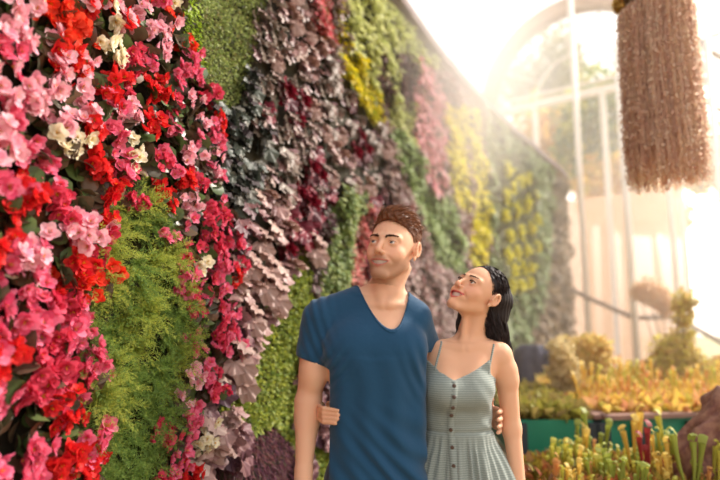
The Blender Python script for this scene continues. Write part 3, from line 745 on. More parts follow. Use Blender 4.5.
# dense planting in the raised beds
M_BEDL = leafmat('bed_leaves', [(230,200,90),(240,212,110),(216,170,90),(190,178,80),(230,176,124),(206,140,104)], .6, .5, .2)
cover(1.18, 1.62, 4.45, 6.35, .71, 2600, .12, 'bog_ground_cover', 'yellowish low leaves filling the plain green bed', leafmat('bed_leaves_green', [(176,164,76),(150,148,64),(190,170,96),(130,110,70)], .6, .35, .3), .08)
cover(1.8, 3.3, 4.6, 7.2, .72, 9000, .13, 'bog_ground_cover', 'golden low leaves filling the long rimmed bed', M_BEDL, .12)
for k_ in range(120):
    y = rng.uniform(4.8, 7.0); x = rng.uniform(1.82, 3.2)+.12*(y-4.6); c = ['golden', 'golden', 'orange veined', 'yellow green'][rng.integers(4)]
    u_ = proj((x, y, .8))[0]; side = 'right part' if u_ > 660 else ('middle' if u_ > 620 else 'left part')
    r_ = clump(x, y, .74, c, 5, rng.uniform(.5, .95)*(.75 if u_ > 668 and y < 5.4 else 1), None, None, .08); single(r_, '%s pitcher plant' % c, 'in rimmed bed, %s' % side, (x, y, .8), 'pitcher plant', '%s pitcher plants in the %s of the rimmed bed' % (c, side))
# shrubs
def shrub(name, base, blobs, cols, label, n, leaf, cat='shrub', stemc=(130, 104, 74)):
    """blobs: (dx, dy, z, radius) leaf masses on stems"""
    r = empty(name, base); tag(r, label, cat); m = MB(); VV = []; FF = []; off = 0; w_ = np.array([b[3]**2 for b in blobs]); w_ = w_/w_.sum()
    for (dx, dy, z, q), ww in zip(blobs, w_):
        m.tube([(dx*.15, dy*.15, 0), (dx*.6, dy*.6, z*.55), (dx, dy, z)], [.018, .013, .005], 6)
        k_ = int(n*ww)+20; d = rng.normal(0, 1, (k_, 3)); d /= np.linalg.norm(d, axis=1, keepdims=True); pos = d*q*rng.uniform(.35, 1, (k_, 1))+np.array([dx, dy, z]); D = d+rng.normal(0, .6, (k_, 3)); D[:, 2] -= .3
        V, F = scatter(LEAF*np.array([1.3, 1, 1]), LEAF_F, frames(D, d+np.array([0, 0, .5]))*(leaf*rng.uniform(.6, 1.3, k_))[:, None, None], pos); VV.append(V); FF.append(F+off); off += len(V)
    m.build('stems', plain('stem', stemc, .8), r); link('foliage', mesh_np('foliage', np.concatenate(VV), np.concatenate(FF), leafmat('shrub_leaf', cols, .55, .6, .2), False), r); return r
def blobs_px(base, L): # leaf masses given where they stand
    o = []
    for (u_, v_, Y, q) in L: p = P(u_, v_, Y); o.append((p.x-base[0], p.y-base[1], p.z-base[2], q))
    return o
b = (2.10, 5.9, .74)
shrub('gold_leaf_shrub', b, blobs_px(b, [(575,352,6,.16),(588,348,6,.16),(598,346,6,.12),(600,362,6,.14),(592,378,5.9,.16),(580,372,6,.17),(603,375,6,.1),(585,398,5.9,.16),(570,362,6,.12)]), [(240,214,140),(226,194,116),(246,228,166),(206,176,108),(214,204,120)], 'bushy gold leaved shrub behind the corner where the green beds meet', 2600, .055)
b = (1.75, 5.6, .70)
shrub('pale_feathery_shrub', b, blobs_px(b, [(560,350,5.6,.12),(566,365,5.6,.13),(572,385,5.6,.14),(562,392,5.6,.13),(556,372,5.6,.09),(580,402,5.6,.12)]), [(238,220,180),(224,206,160),(206,190,136),(244,230,190)], 'pale feathery shrub between the woman and the gold leaved shrub', 1900, .05)
b = (1.45, 5.3, .68)
shrub('low_yellow_shrub', b, blobs_px(b, [(535,405,5.2,.08),(545,400,5.3,.09),(555,408,5.2,.1),(568,408,5.2,.09),(540,412,5.0,.07)]), [(186,176,76),(160,156,70),(206,186,96),(110,90,70)], 'low yellowish shrub on the plain green bed', 1200, .05)
b = (3.35, 6.6, .74)
shrub('tall_climbing_shrub', b, blobs_px(b, [(664,352,6.5,.16),(676,350,6.5,.17),(688,356,6.5,.15),(683,334,6.5,.12),(684,316,6.5,.10),(680,300,6.5,.10),(690,300,6.5,.08),(664,372,6.4,.17),(684,378,6.4,.2),(704,374,6.4,.17),(700,390,6.3,.16),(674,392,6.2,.17),(656,384,6.3,.12)]), [(228,212,110),(204,196,96),(238,220,136),(186,158,100),(216,184,116)], 'tall yellow green shrub rising toward the glare above the long bed', 3600, .06)
b = (5.0, 9.6, 0)
shrub('flat_topped_tree', b, blobs_px(b, [(648,291,9.6,.22),(660,298,9.6,.2),(638,292,9.6,.12),(668,306,9.6,.16)]), [(236,206,170),(224,190,152),(240,214,176)], 'small flat topped pinkish tree in front of the glass, below the glare', 1300, .07, 'tree')
b = (3.95, 6.9, 0)
shrub('yellow_orange_bush', b, blobs_px(b, [(716,388,6.6,.25),(706,398,6.6,.2),(722,370,6.7,.16)]), [(206,160,84),(190,130,80),(220,180,110),(120,84,80)], 'orange yellow bush at the right edge behind the stump', 1300, .07)
for (x, y, s_) in ((2.0, 4.72, .8), (2.95, 4.95, .9), (3.1, 5.1, .9), (2.8, 5.0, .8)):
    n = 240; d = rng.normal(0, 1, (n, 3)); d[:, 2] = np.abs(d[:, 2])*.7
    V, F = scatter(THIN*1.4, LEAF_F, frames(d, rng.normal(0, 1, (n, 3)))*.07*s_, rng.normal(0, .03, (n, 3))*np.array([2, 1, .3])+np.array([0, 0, .02]))
    tag(link('pink_succulent', mesh_np('pink_succulent', V, F, leafmat('pink_succulent', [(216,110,90),(226,140,120),(200,84,84)], .5, .3), False), loc=(x, y, .72)), 'low pink spiky plant at the front rim of the long bed' + {2.0: ', leftmost', 2.8: ', left of three', 2.95: ', second of three', 3.1: ', nearest the stump'}[x], 'plant', None if x < 2.2 else 'pink spiky plants')

# stump at the right edge
def lump(name, prof, seed, mat, label, cat, loc, amp=.12, f=9, na=64):
    V = []; nr = len(prof)
    for j, (z, rx, ry, dx) in enumerate(prof):
        for i in range(na):
            t = 2*math.pi*i/na; p = np.array([[math.cos(t)*rx*1.0, math.sin(t)*ry, z]]); s_ = 1+amp*vnoise(p, f, seed)[0]+amp*.5*vnoise(p, f*3.1, seed+1)[0]+.07*math.sin(t*7+z*5)
            V.append((dx+math.cos(t)*rx*s_, math.sin(t)*ry*s_, z))
    F = [(j*na+i, j*na+(i+1) % na, (j+1)*na+(i+1) % na, (j+1)*na+i) for j in range(nr-1) for i in range(na)]
    m = MB(); m.add(V, F); m.F[na] = [np.array([list(range(na))[::-1]]), np.array([[(nr-1)*na+i for i in range(na)]])]
    return tag(m.build(name, mat, loc=loc), label, cat)
M_STUMP = plain('weathered_stump', (128, 84, 76), .9, bump=1, scale=26, c2=(164, 122, 100))
zz = np.linspace(0, 1, 26); pb = P(700, 480, 3.35); pt = P(706, 388, 3.35); hh = pt.z-.46
lump('tree_stump', [(.03+hh*q, (.22-.14*q-.04*math.sin(q*9))*(1 if q < .9 else 1-(q-.9)*6), (.2-.08*q)*(1 if q < .9 else 1-(q-.9)*6), .06+.09*q) for q in zz], 5, M_STUMP, 'rough reddish brown tree stump in the bottom right corner', 'stump', (P(700, 450, 3.35).x, 3.35, .44), amp=.38, f=17)
M_ROCK = plain('dark_blue_rock', (58, 58, 78), .85, bump=.8, scale=12, c2=(76, 74, 90))
rb = P(530, 345, 7.6);
lump('dark_boulder', [(rb.z*q, .27*math.sqrt(max(.02, 1-.55*q**4-.35*(q > .93)*(q-.93)*10)), .25, .02*q) for q in zz], 8, M_ROCK, 'tall dark blue grey boulder behind the woman\'s shoulder', 'rock', (P(531, 380, 7.6).x, 7.6, 0), amp=.1, f=5)  # unclear dark figure, built as a boulder-like lump
lump('dark_boulder', [(rb.z*.92*q, .10*math.sqrt(max(.02, 1-.6*q**4)), .12, .02*q) for q in zz], 12, M_ROCK, 'slim dark shape right of the taller dark shape', 'rock', (P(547, 380, 7.4).x, 7.4, 0), amp=.12, f=5)
pz = P(553, 373, 6.9); lump('pale_blue_stone', [(pz.z*q, .07*math.sqrt(max(.02, 1-.8*q**4)), .08, 0) for q in zz], 14, plain('pale_blue_stone', (150, 170, 196), .6), 'small pale blue object beside the slim dark shape', 'rock', (pz.x, 6.9, 0), amp=.1)  # unclear pale blue thing, built as a stone-like lump

# ================================================================== haze inside the glasshouse, plus volumes added for the flare glow
def mist(name, lo, hi, dens, g, colr=(1, .93, .84)):
    m_, t = new_mat(name); o = t.nodes.new('ShaderNodeOutputMaterial'); v = t.nodes.new('ShaderNodeVolumeScatter')
    v.inputs['Density'].default_value = dens; v.inputs['Anisotropy'].default_value = g; v.inputs['Color'].default_value = (*colr, 1); t.links.new(v.outputs[0], o.inputs['Volume'])
    m = MB(); lo, hi = np.array(lo), np.array(hi); m.box((lo+hi)/2, hi-lo); return tag(m.build(name, m_, smooth=False), kind='structure')
HAZE = mist('haze', (-3, 4.3, .0), (12, 14.5, 9.5), .021, .5)
def mist_cloud(name, c, r, dens, g, colr=(1, .95, .9)):  # local scatter volume, added to imitate the bright bleed of lens flare
    m_, t = new_mat(name); n = t.nodes; o = n.new('ShaderNodeOutputMaterial'); v = n.new('ShaderNodeVolumeScatter'); tc = n.new('ShaderNodeTexCoord'); gr = n.new('ShaderNodeTexGradient'); gr.gradient_type = 'SPHERICAL'
    t.links.new(tc.outputs['Object'], gr.inputs[0]); ml = n.new('ShaderNodeMath'); ml.operation = 'MULTIPLY'; ml.inputs[1].default_value = dens; t.links.new(gr.outputs['Fac'], ml.inputs[0]); t.links.new(ml.outputs[0], v.inputs['Density'])
    v.inputs['Anisotropy'].default_value = g; v.inputs['Color'].default_value = (*colr, 1); t.links.new(v.outputs[0], o.inputs['Volume'])
    m = MB(); m.add(*sphere_(12)); ob = m.build(name, m_); ob.location = c; ob.scale = (r, r, r); return tag(ob, kind='structure')
def sphere_(n):
    V = []; m = 2*n
    for i in range(n+1):
        for q in range(m): V.append((math.sin(i*math.pi/n)*math.cos(q*math.pi/n), math.sin(i*math.pi/n)*math.sin(q*math.pi/n), math.cos(i*math.pi/n)))
    return V, [(i*m+j, (i+1)*m+j, (i+1)*m+(j+1) % m, i*m+(j+1) % m) for i in range(n) for j in range(m)]
mist_cloud('haze', P(418, 75, 6.7), 1.9, .75, .3)  # added to wash out the upper wall as flare does
mist_cloud('haze', P(700, 225, 9.5), 2.8, .10, .5, (1, .93, .82))  # added for the sun glare at the right
# ================================================================== people: signed distance sculpting
class Field:
    def __init__(s, xs, ys, zs, big=.05):
        s.x, s.y, s.z = (np.asarray(a, np.float32) for a in (xs, ys, zs)); s.D = np.full((len(s.x), len(s.y), len(s.z)), big, np.float32)
    def block(s, lo, hi):
        r = []
        for a, l, h in zip((s.x, s.y, s.z), lo, hi): r.append(slice(int(np.searchsorted(a, l)), int(np.searchsorted(a, h))))
        return tuple(r)
    def grid(s, b):
        return s.x[b[0]][:, None, None], s.y[b[1]][None, :, None], s.z[b[2]][None, None, :]
    def put(s, fn, lo, hi, k=.01, mode='add', m=.04):
        b = s.block(np.array(lo)-m, np.array(hi)+m)
        if any(q.stop <= q.start for q in b): return
        d = fn(*s.grid(b)).astype(np.float32); D = s.D[b]
        if mode == 'add':
            if k > 0: h = np.clip(.5+.5*(D-d)/k, 0, 1); s.D[b] = D*(1-h)+d*h-k*h*(1-h)
            else: s.D[b] = np.minimum(D, d)
        elif mode == 'sub':
            d = -d
            if k > 0: h = np.clip(.5-.5*(D-d)/k, 0, 1); s.D[b] = D*(1-h)+d*h+k*h*(1-h)
            else: s.D[b] = np.maximum(D, d)
        elif mode == 'warp': s.D[b] = D+d
    def cap(s, a, b, ra, rb, k=.02, mode='add', sc=(1, 1, 1)):
        a, b = np.array(a, float), np.array(b, float); R_ = max(ra, rb)*max(sc)
        def fn(X, Y, Z):
            px, py, pz = (X-a[0]), (Y-a[1]), (Z-a[2]); v = b-a; L = (v@v)+1e-9
            t = np.clip((px*v[0]+py*v[1]+pz*v[2])/L, 0, 1)
            q = np.sqrt(((px-t*v[0])/sc[0])**2+((py-t*v[1])/sc[1])**2+((pz-t*v[2])/sc[2])**2)
            return (q-(ra+(rb-ra)*t))*min(sc)
        s.put(fn, np.minimum(a, b)-R_, np.maximum(a, b)+R_, k, mode)
    def ell(s, c, r, k=.02, mode='add', R=None):
        c = np.array(c, float); r = np.array(r, float); M = np.eye(3) if R is None else np.array(R).T; Rm = r.max()
        def fn(X, Y, Z):
            p = [X-c[0], Y-c[1], Z-c[2]]; q = [M[i, 0]*p[0]+M[i, 1]*p[1]+M[i, 2]*p[2] for i in range(3)]
            k0 = np.sqrt((q[0]/r[0])**2+(q[1]/r[1])**2+(q[2]/r[2])**2); k1 = np.sqrt((q[0]/r[0]**2)**2+(q[1]/r[1]**2)**2+(q[2]/r[2]**2)**2)+1e-6
            return k0*(k0-1)/k1
        s.put(fn, c-Rm, c+Rm, k, mode)
    def stack(s, T, k=.03, n=2.3, grow=0):
        """torso from horizontal sections (z, cx, cy, rx, ry)"""
        T = np.array(sorted(T)); zz = s.z
        from numpy import interp
        z0, z1 = T[0, 0], T[-1, 0]
        def fn(X, Y, Z):
            z = Z[0, 0]; c = [smooth_interp(z, T[:, 0], T[:, i])[None, None, :] for i in (1, 2, 3, 4)]
            rx, ry = c[2]+grow, c[3]+grow
            f = (np.abs((X-c[0])/rx)**n+np.abs((Y-c[1])/ry)**n)**(1/n); d = (f-1)*np.minimum(rx, ry)
            return np.maximum(d, np.maximum(z0-Z, Z-z1))
        R_ = T[:, 3:].max()+grow; s.put(fn, (T[:, 1].min()-R_, T[:, 2].min()-R_, z0), (T[:, 1].max()+R_, T[:, 2].max()+R_, z1), k)
    def mesh(s):
        D = s.D; inside = D < 0; nx_, ny_, nz_ = D.shape; c = [inside[i:nx_-1+i, j:ny_-1+j, l:nz_-1+l] for i in (0, 1) for j in (0, 1) for l in (0, 1)]
        anyi = c[0].copy(); alli = c[0].copy()
        for q in c[1:]: anyi |= q; alli &= q
        act = np.argwhere(anyi & ~alli); I, J, K = act.T; n = len(act)
        pos = np.zeros((n, 3), np.float64); cnt_ = np.zeros(n)
        crd = lambda i, j, k: np.stack([s.x[i], s.y[j], s.z[k]], 1)
        for ax in range(3):
            for a in (0, 1):
                for b in (0, 1):
                    o0 = [0, 0, 0]; oth = [q for q in range(3) if q != ax]; o0[oth[0]] = a; o0[oth[1]] = b; o1 = list(o0); o1[ax] = 1
                    i0 = (I+o0[0], J+o0[1], K+o0[2]); i1 = (I+o1[0], J+o1[1], K+o1[2]); d0 = D[i0]; d1 = D[i1]; x = (d0 < 0) != (d1 < 0)
                    t = np.where(x, d0/(d0-d1+1e-12), 0)[:, None]; pos += np.where(x[:, None], crd(*i0)*(1-t)+crd(*i1)*t, 0); cnt_ += x
        pos /= cnt_[:, None]
        idx = np.full((nx_-1, ny_-1, nz_-1), -1, np.int32); idx[I, J, K] = np.arange(n)
        Fq = []
        for ax in range(3):
            sl0 = [slice(1, -1)]*3; sl1 = [slice(1, -1)]*3; sl0[ax] = slice(0, -1); sl1[ax] = slice(1, None)
            A, B = inside[tuple(sl0)], inside[tuple(sl1)]; e_ = np.argwhere(A != B); flip = A[tuple(e_.T)]
            off_ = np.array([1, 1, 1]); off_[ax] = 0; e_ = e_+off_; o = [q for q in range(3) if q != ax]
            def at(da, db): q = e_.copy(); q[:, o[0]] -= da; q[:, o[1]] -= db; return idx[q[:, 0], q[:, 1], q[:, 2]]
            f = np.stack([at(1, 1), at(0, 1), at(0, 0), at(1, 0)], 1)
            if ax == 1: flip = ~flip
            f[~flip] = f[~flip][:, ::-1]; Fq.append(f)
        return pos, np.concatenate(Fq)
def smooth_interp(x, xp, fp):
    i = np.clip(np.searchsorted(xp, x)-1, 0, len(xp)-2); t = np.clip((x-xp[i])/(xp[i+1]-xp[i]), 0, 1)
    m_ = np.gradient(fp, xp); h = xp[i+1]-xp[i]; t2, t3 = t*t, t*t*t
    return (2*t3-3*t2+1)*fp[i]+(t3-2*t2+t)*h*m_[i]+(-2*t3+3*t2)*fp[i+1]+(t3-t2)*h*m_[i+1]
def rotm(yaw, pitch, roll):
    return np.array((Matrix.Rotation(math.radians(yaw), 3, 'Z') @ Matrix.Rotation(math.radians(pitch), 3, 'X') @ Matrix.Rotation(math.radians(roll), 3, 'Y')))
def axis(segs):  # graded sample positions: (start, end, step) runs
    o = []
    for a, b, h in segs: o += list(np.arange(a, b, h))
    return np.array(o)

class Head:
    def __init__(s, c, R, k): s.c, s.R, s.k = np.array(c), R, k
    def w(s, p): return s.c+s.R@(np.array(p)*s.k)
    def loc(s, V): return ((V-s.c)@s.R)/s.k
def sculpt_head(F, H, male):
    k = H.k; w = H.w; R_ = H.R
    E = lambda c, r, kk=.012, mode='add', rot=None: F.ell(w(c), np.array(r)*k, kk, mode, R_ if rot is None else R_@rot)
    C = lambda a, b, ra, rb, kk=.01, mode='add': F.cap(w(a), w(b), ra*k, rb*k, kk, mode)
    E((0, .018, .034), (.074, .093, .082), .0); E((0, -.028, -.012), (.064, .060, .085), .03)
    E((0, -.046, -.056), (.046 if male else .042, .042, .046), .022)
    j = .0485 if male else .043
    for sx in (-1, 1):
        C((sx*j, .006, -.050), (sx*.018, -.070, -.102), .015, .013, .020)
        E((sx*.043, -.055, -.028), (.020, .020, .018), .016)                   # cheekbone
        E((sx*.034, -.066, -.044), (.018, .018, .018), .018)                   # cheek
        C((sx*.012, -.083, .020), (sx*.046, -.070, .018), .009 if male else .006, .008, .014)   # brow ridge
        E((sx*.032, -.096, -.001), (.018, .016, .011), .012, 'sub')             # socket
        F.ell(w((sx*.032, -.0715, .001)), np.full(3, .0152*k), .005)           # lids
        F.ell(w((sx*.032, -.0885, .0005)), np.array([.0128, .0085, .0038 if male else .0042])*k, .0015, 'sub', R_)      # opening
        E((sx*.0765, .012, -.002), (.0075, .0150, .0265), .006)
        ring = [(.0815+.0045*abs(math.cos(a)), .013+.0145*math.cos(a)+.0035*math.sin(a), .000+.0265*math.sin(a)*(1 if math.sin(a) > 0 else .9)) for a in np.radians(np.arange(-60, 236, 26))]
        for q0, q1 in zip(ring[:-1], ring[1:]): C((sx*q0[0], q0[1], q0[2]), (sx*q1[0], q1[1], q1[2]), .0036, .0036, .004)
        E((sx*.0800, .002, -.030), (.0042, .0075, .0085), .006); E((sx*.0860, .008, -.003), (.0050, .0085, .015), .002, 'sub')
    E((0, -.082, -.098), (.020 if male else .015, .014, .014), .018)            # chin
    E((0, -.080, -.060), (.032, .016, .024), .018)                             # muzzle
    C((0, -.080, .016), (0, -.109, -.026), .0080, .0092 if male else .0080, .012); E((0, -.111, -.031), (.0105 if male else .0090, .009, .0088), .006)
    for sx in (-1, 1): E((sx*.0125, -.099, -.036), (.0076, .009, .0072), .005); E((sx*.0062, -.107, -.0440), (.0032, .004, .0025), .002, 'sub')
    mp = mouth_par(male)
    for sx in (-1, 1):
        for i in range(4):
            t0, t1 = i/4, (i+1)/4; q0, q1 = mouth_pt(mp, sx*t0), mouth_pt(mp, sx*t1)
            h0, h1 = mp['open']*(1-t0**2), mp['open']*(1-t1**2); th0, th1 = 1-.55*t0, 1-.55*t1
            C(q0+[0, 0, h0+.0012], q1+[0, 0, h1+.0012], .0040*th0, .0040*th1, .003); C(q0+[0, .001, -h0-.0030], q1+[0, .001, -h1-.0022], .0052*th0, .0052*th1, .003)
        C((sx*.022, -.098, -.040), (sx*.042, -.080, -.062), .0030, .0020, .010, 'sub')
    for sx in (-1, 1):
        for i in range(4):
            t0, t1 = i/4.2, (i+1)/4.2; q0, q1 = mouth_pt(mp, sx*t0), mouth_pt(mp, sx*t1); o = mp['open']
            F.cap(w(q0-[0, .002, 0]), w(q1-[0, .002, 0]), max(.0012, o*(1-t0**2))*k, max(.0008, o*(1-t1**2))*k, .0012, 'sub')
            F.cap(w(q0+[0, .003, 0]), w(q1+[0, .003, 0]), max(.0012, o*(1-t0**2))*k, max(.0008, o*(1-t1**2))*k, .0012, 'sub')
def mouth_par(male): return dict(w=.0320, z=-.0665, up=.0075, open=.0060, y=-.0925) if male else dict(w=.0335, z=-.0665, up=.0115, open=.0088, y=-.0915)
def mouth_pt(mp, t):
    x = mp['w']*t; return np.array([x, mp['y']+11*x*x, mp['z']+mp['up']*t*t])
def skin_tint(V, H, male, base, rosy, lipc, beard):
    L = H.loc(V); x, y, z = L.T; n = len(V); c = np.tile(np.array(base), (n, 1)).astype(float)
    def mixc(wt, col):
        nonlocal c; wt = np.clip(wt, 0, 1)[:, None]; c = c*(1-wt)+np.array(col)*wt
    head = (np.abs(x) < .1) & (y < .1) & (z > -.13) & (z < .13)
    g = lambda cx_, cy_, cz_, r: np.exp(-(((np.abs(x)-cx_)**2+(y-cy_)**2+(z-cz_)**2)/r**2))
    mixc(.35*g(.04, -.07, -.03, .028)*head, rosy)
    mixc(.3*g(.0, -.11, -.03, .014)*head, rosy)
    if male:
        b = np.clip((-.040-z)/.02, 0, 1)*np.clip((.0-y)/.02, 0, 1)*head*(z > -.125)
        b = b*(1-.75*np.exp(-((np.abs(x)-.034)**2/.012**2+(z+.05)**2/.014**2)))
        mixc(.45*b, beard)
        mixc(.4*np.exp(-((x/.022)**2+((z+.049)/.006)**2))*(y < -.08), beard)
    mp = mouth_par(male); tq = np.clip(np.abs(x)/mp['w'], 0, 1.1); zc = mp['z']+mp['up']*tq**2; o_ = mp['open']*(1-np.minimum(tq, 1)**2)
    lip = (z < zc+o_+.0058*(1-.6*tq)) & (z > zc-o_-.0088*(1-.6*tq)) & (tq < 1.04) & (y < mp['y']+11*x*x+.008) & head
    mixc(lip*.85, lipc)
    return c
def set_color(me, c):
    a = me.color_attributes.new('Tint', 'FLOAT_COLOR', 'POINT'); lin = np.where(c/255 <= .04045, c/255/12.92, ((c/255+.055)/1.055)**2.4)
    a.data.foreach_set('color', np.concatenate([lin, np.ones((len(c), 1))], 1).astype(np.float32).ravel())
def skin_mat(name):
    m, t = new_mat(name); n = t.nodes; L = t.links; o = n.new('ShaderNodeOutputMaterial'); p = n.new('ShaderNodeBsdfPrincipled'); a = n.new('ShaderNodeAttribute'); a.attribute_name = 'Tint'
    L.new(a.outputs['Color'], p.inputs['Base Color']); p.inputs['Roughness'].default_value = .60; p.inputs['Specular IOR Level'].default_value = .3
    p.inputs['Subsurface Weight'].default_value = .15; p.inputs['Subsurface Radius'].default_value = (1, .35, .2); p.inputs['Subsurface Scale'].default_value = .01
    nz = n.new('ShaderNodeTexNoise'); nz.inputs['Scale'].default_value = 260; tc = n.new('ShaderNodeTexCoord'); L.new(tc.outputs['Object'], nz.inputs[0]); b = n.new('ShaderNodeBump'); b.inputs['Strength'].default_value = .06
    L.new(nz.outputs[0], b.inputs['Height']); L.new(b.outputs[0], p.inputs['Normal']); L.new(p.outputs[0], o.inputs[0]); return m
M_SKIN = skin_mat('skin')
M_WHITE = plain('eye_white', (226, 218, 212), .25); M_IRIS = plain('iris_brown', (70, 46, 32), .2); M_IRISB = plain('iris_grey_blue', (84, 96, 104), .2); M_PUPIL = plain('pupil', (14, 12, 12), .15)
M_TEETH = plain('teeth', (244, 240, 232), .3)
def sphere(c, r, n=16, ax=None, span=math.pi):
    th_ = np.linspace(0, span, n); V = []; ax = np.array([0, 0, 1.]) if ax is None else ax/np.linalg.norm(ax)
    a = np.cross(ax, [0.3, .2, 1.]); a /= np.linalg.norm(a); b = np.cross(ax, a)
    for t in th_:
        for q in range(2*n): f = q*math.pi/n; V.append(np.array(c)+r*(ax*math.cos(t)+(a*math.cos(f)+b*math.sin(f))*math.sin(t)))
    m = 2*n; F = [(i*m+j, i*m+(j+1) % m, (i+1)*m+(j+1) % m, (i+1)*m+j) for i in range(n-1) for j in range(m)]
    return V, F
def surf(F, H, x, z, out=.0):
    o = []
    ys = np.linspace(-.14, .0, 90)
    for a, b in zip(np.atleast_1d(x), np.atleast_1d(z)):
        p = H.c+(np.stack([np.full(90, a), ys, np.full(90, b)], 1)*H.k)@H.R.T
        i = [np.clip(np.searchsorted(ax_, p[:, j])-0, 0, len(ax_)-1) for j, ax_ in enumerate((F.x, F.y, F.z))]; d = F.D[i[0], i[1], i[2]]; h = np.argmax(d < .0); o.append(ys[h]-out)
    return np.array(o)
def face_parts(F, H, root, male, gaze, browm, iris):
    for sx in (-1, 1):
        c = H.w((sx*.032, -.0725, .0005)); g = H.R@(np.array(gaze)/np.linalg.norm(gaze)); r = .0130*H.k
        m = MB(); m.add(*sphere(c, r)); e_ = m.build('eyeball', M_WHITE, root)
        m = MB(); m.add(*sphere(c, r*1.02, 10, g, .60)); m.build('iris', iris, e_); m = MB(); m.add(*sphere(c, r*1.035, 8, g, .27)); m.build('pupil', M_PUPIL, e_)
    mp = mouth_par(male); m = MB(); tz = np.linspace(-.93, .93, 17); o_ = mp['open']
    up_ = np.array([H.w(mouth_pt(mp, t)+[0, .0012, o_*1.1+.001]) for t in tz]); dn_ = np.array([H.w(mouth_pt(mp, t)+[0, .0020, -o_*1.1]) for t in tz]); bk = H.R@np.array([0, .006, 0])*H.k
    V = np.concatenate([up_, dn_, up_+bk, dn_+bk]); n = 17; i = np.arange(n-1)
    m.add(V, np.concatenate([np.stack([a*n+i, a*n+i+1, b*n+i+1, b*n+i], 1) for a, b in ((0, 1), (2, 3), (0, 2), (1, 3))])); m.build('teeth', M_TEETH, root)
    # brows and lashes as short hairs
    for sx in (-1, 1):
        n = 330 if male else 230; t = rng.random(n); th_ = .0050 if male else .0034
        x = .010+t*.038; z = (.0165 if male else .0190)+.0065*np.sin(t*2.3)+rng.normal(0, th_*.36, n)*(1-.45*t); y = surf(F, H, sx*x, z, .0006)
        base = np.stack([sx*x, y, z], 1); D = np.stack([sx*np.ones(n), .25+.5*t, .45-.8*t], 1)+rng.normal(0, .15, (n, 3))
        pos = H.c+(base*H.k)@H.R.T; V, F_ = scatter(THIN*np.array([.8, 1, 1]), LEAF_F, frames(D@H.R.T, np.tile(H.R@np.array([0, -1., 0]), (n, 1)))*.0075, pos)
        link('eyebrow', mesh_np('eyebrow', V, F_, browm, False), root)
        n = 70 if not male else 44; t = np.linspace(0, 1, n); a = -1.05+2.1*t
        base = np.stack([sx*.032+.0140*np.sin(a), -.0725-.0145*np.cos(a), .0052-.0042*np.abs(np.sin(a))**2], 1); D = np.stack([np.sin(a)*.9, -np.cos(a), .35*np.ones(n)], 1)
        pos = H.c+(base*H.k)@H.R.T; V, F_ = scatter(THIN*np.array([1.8, 1, 1]), LEAF_F, frames(D@H.R.T, np.tile(H.R@np.array([0, 0, 1.]), (n, 1)))*(.0062 if not male else .0030), pos)
        link('eyelashes', mesh_np('eyelashes', V, F_, browm, False), root)
def strands(curves, wd, mat, name, parent):
    """curves (m, n, 3): narrow tapering ribbons"""
    c = np.asarray(curves); m_, n_, _ = c.shape; d = np.gradient(c, axis=1); s_ = np.cross(d, rng.normal(0, 1, (m_, 1, 3))); s_ /= np.linalg.norm(s_, axis=2, keepdims=True)+1e-9
    tp = wd*np.sin(np.linspace(.45, 3.0, n_))[None, :, None]; V = np.stack([c-s_*tp, c+s_*tp], 2).reshape(-1, 3); q = (np.arange(m_)*2*n_)[:, None]+np.arange(n_-1)[None]*2
    return link(name, mesh_np(name, V, np.stack([q, q+1, q+3, q+2], -1).reshape(-1, 4), mat), parent)
def fabric(name, c, rough=.85, stripes=False, sheen=.2):
    m, t = new_mat(name); n = t.nodes; L = t.links; o = n.new('ShaderNodeOutputMaterial'); p = n.new('ShaderNodeBsdfPrincipled'); L.new(p.outputs[0], o.inputs[0])
    p.inputs['Base Color'].default_value = (*srgb(c), 1); p.inputs['Roughness'].default_value = rough; p.inputs['Sheen Weight'].default_value = sheen; p.inputs['Specular IOR Level'].default_value = .2
    tc = n.new('ShaderNodeTexCoord'); nz = n.new('ShaderNodeTexNoise'); nz.inputs['Scale'].default_value = 55; nz.inputs['Detail'].default_value = 4; L.new(tc.outputs['Object'], nz.inputs[0])
    b = n.new('ShaderNodeBump'); b.inputs['Strength'].default_value = .12; b.inputs['Distance'].default_value = .01; L.new(nz.outputs[0], b.inputs['Height']); L.new(b.outputs[0], p.inputs['Normal'])
    if stripes:
        wv = n.new('ShaderNodeTexWave'); wv.bands_direction = 'Z'; wv.inputs['Scale'].default_value = 44; wv.inputs['Distortion'].default_value = .6; wv.inputs['Detail'].default_value = 1; L.new(tc.outputs['Object'], wv.inputs[0])
        r = n.new('ShaderNodeValToRGB'); r.color_ramp.elements[0].color = (*srgb(c), 1); r.color_ramp.elements[1].color = (*srgb(stripes), 1); r.color_ramp.elements[0].position = .45; r.color_ramp.elements[1].position = .7
        L.new(wv.outputs[0], r.inputs[0]); L.new(r.outputs[0], p.inputs['Base Color'])
    return m
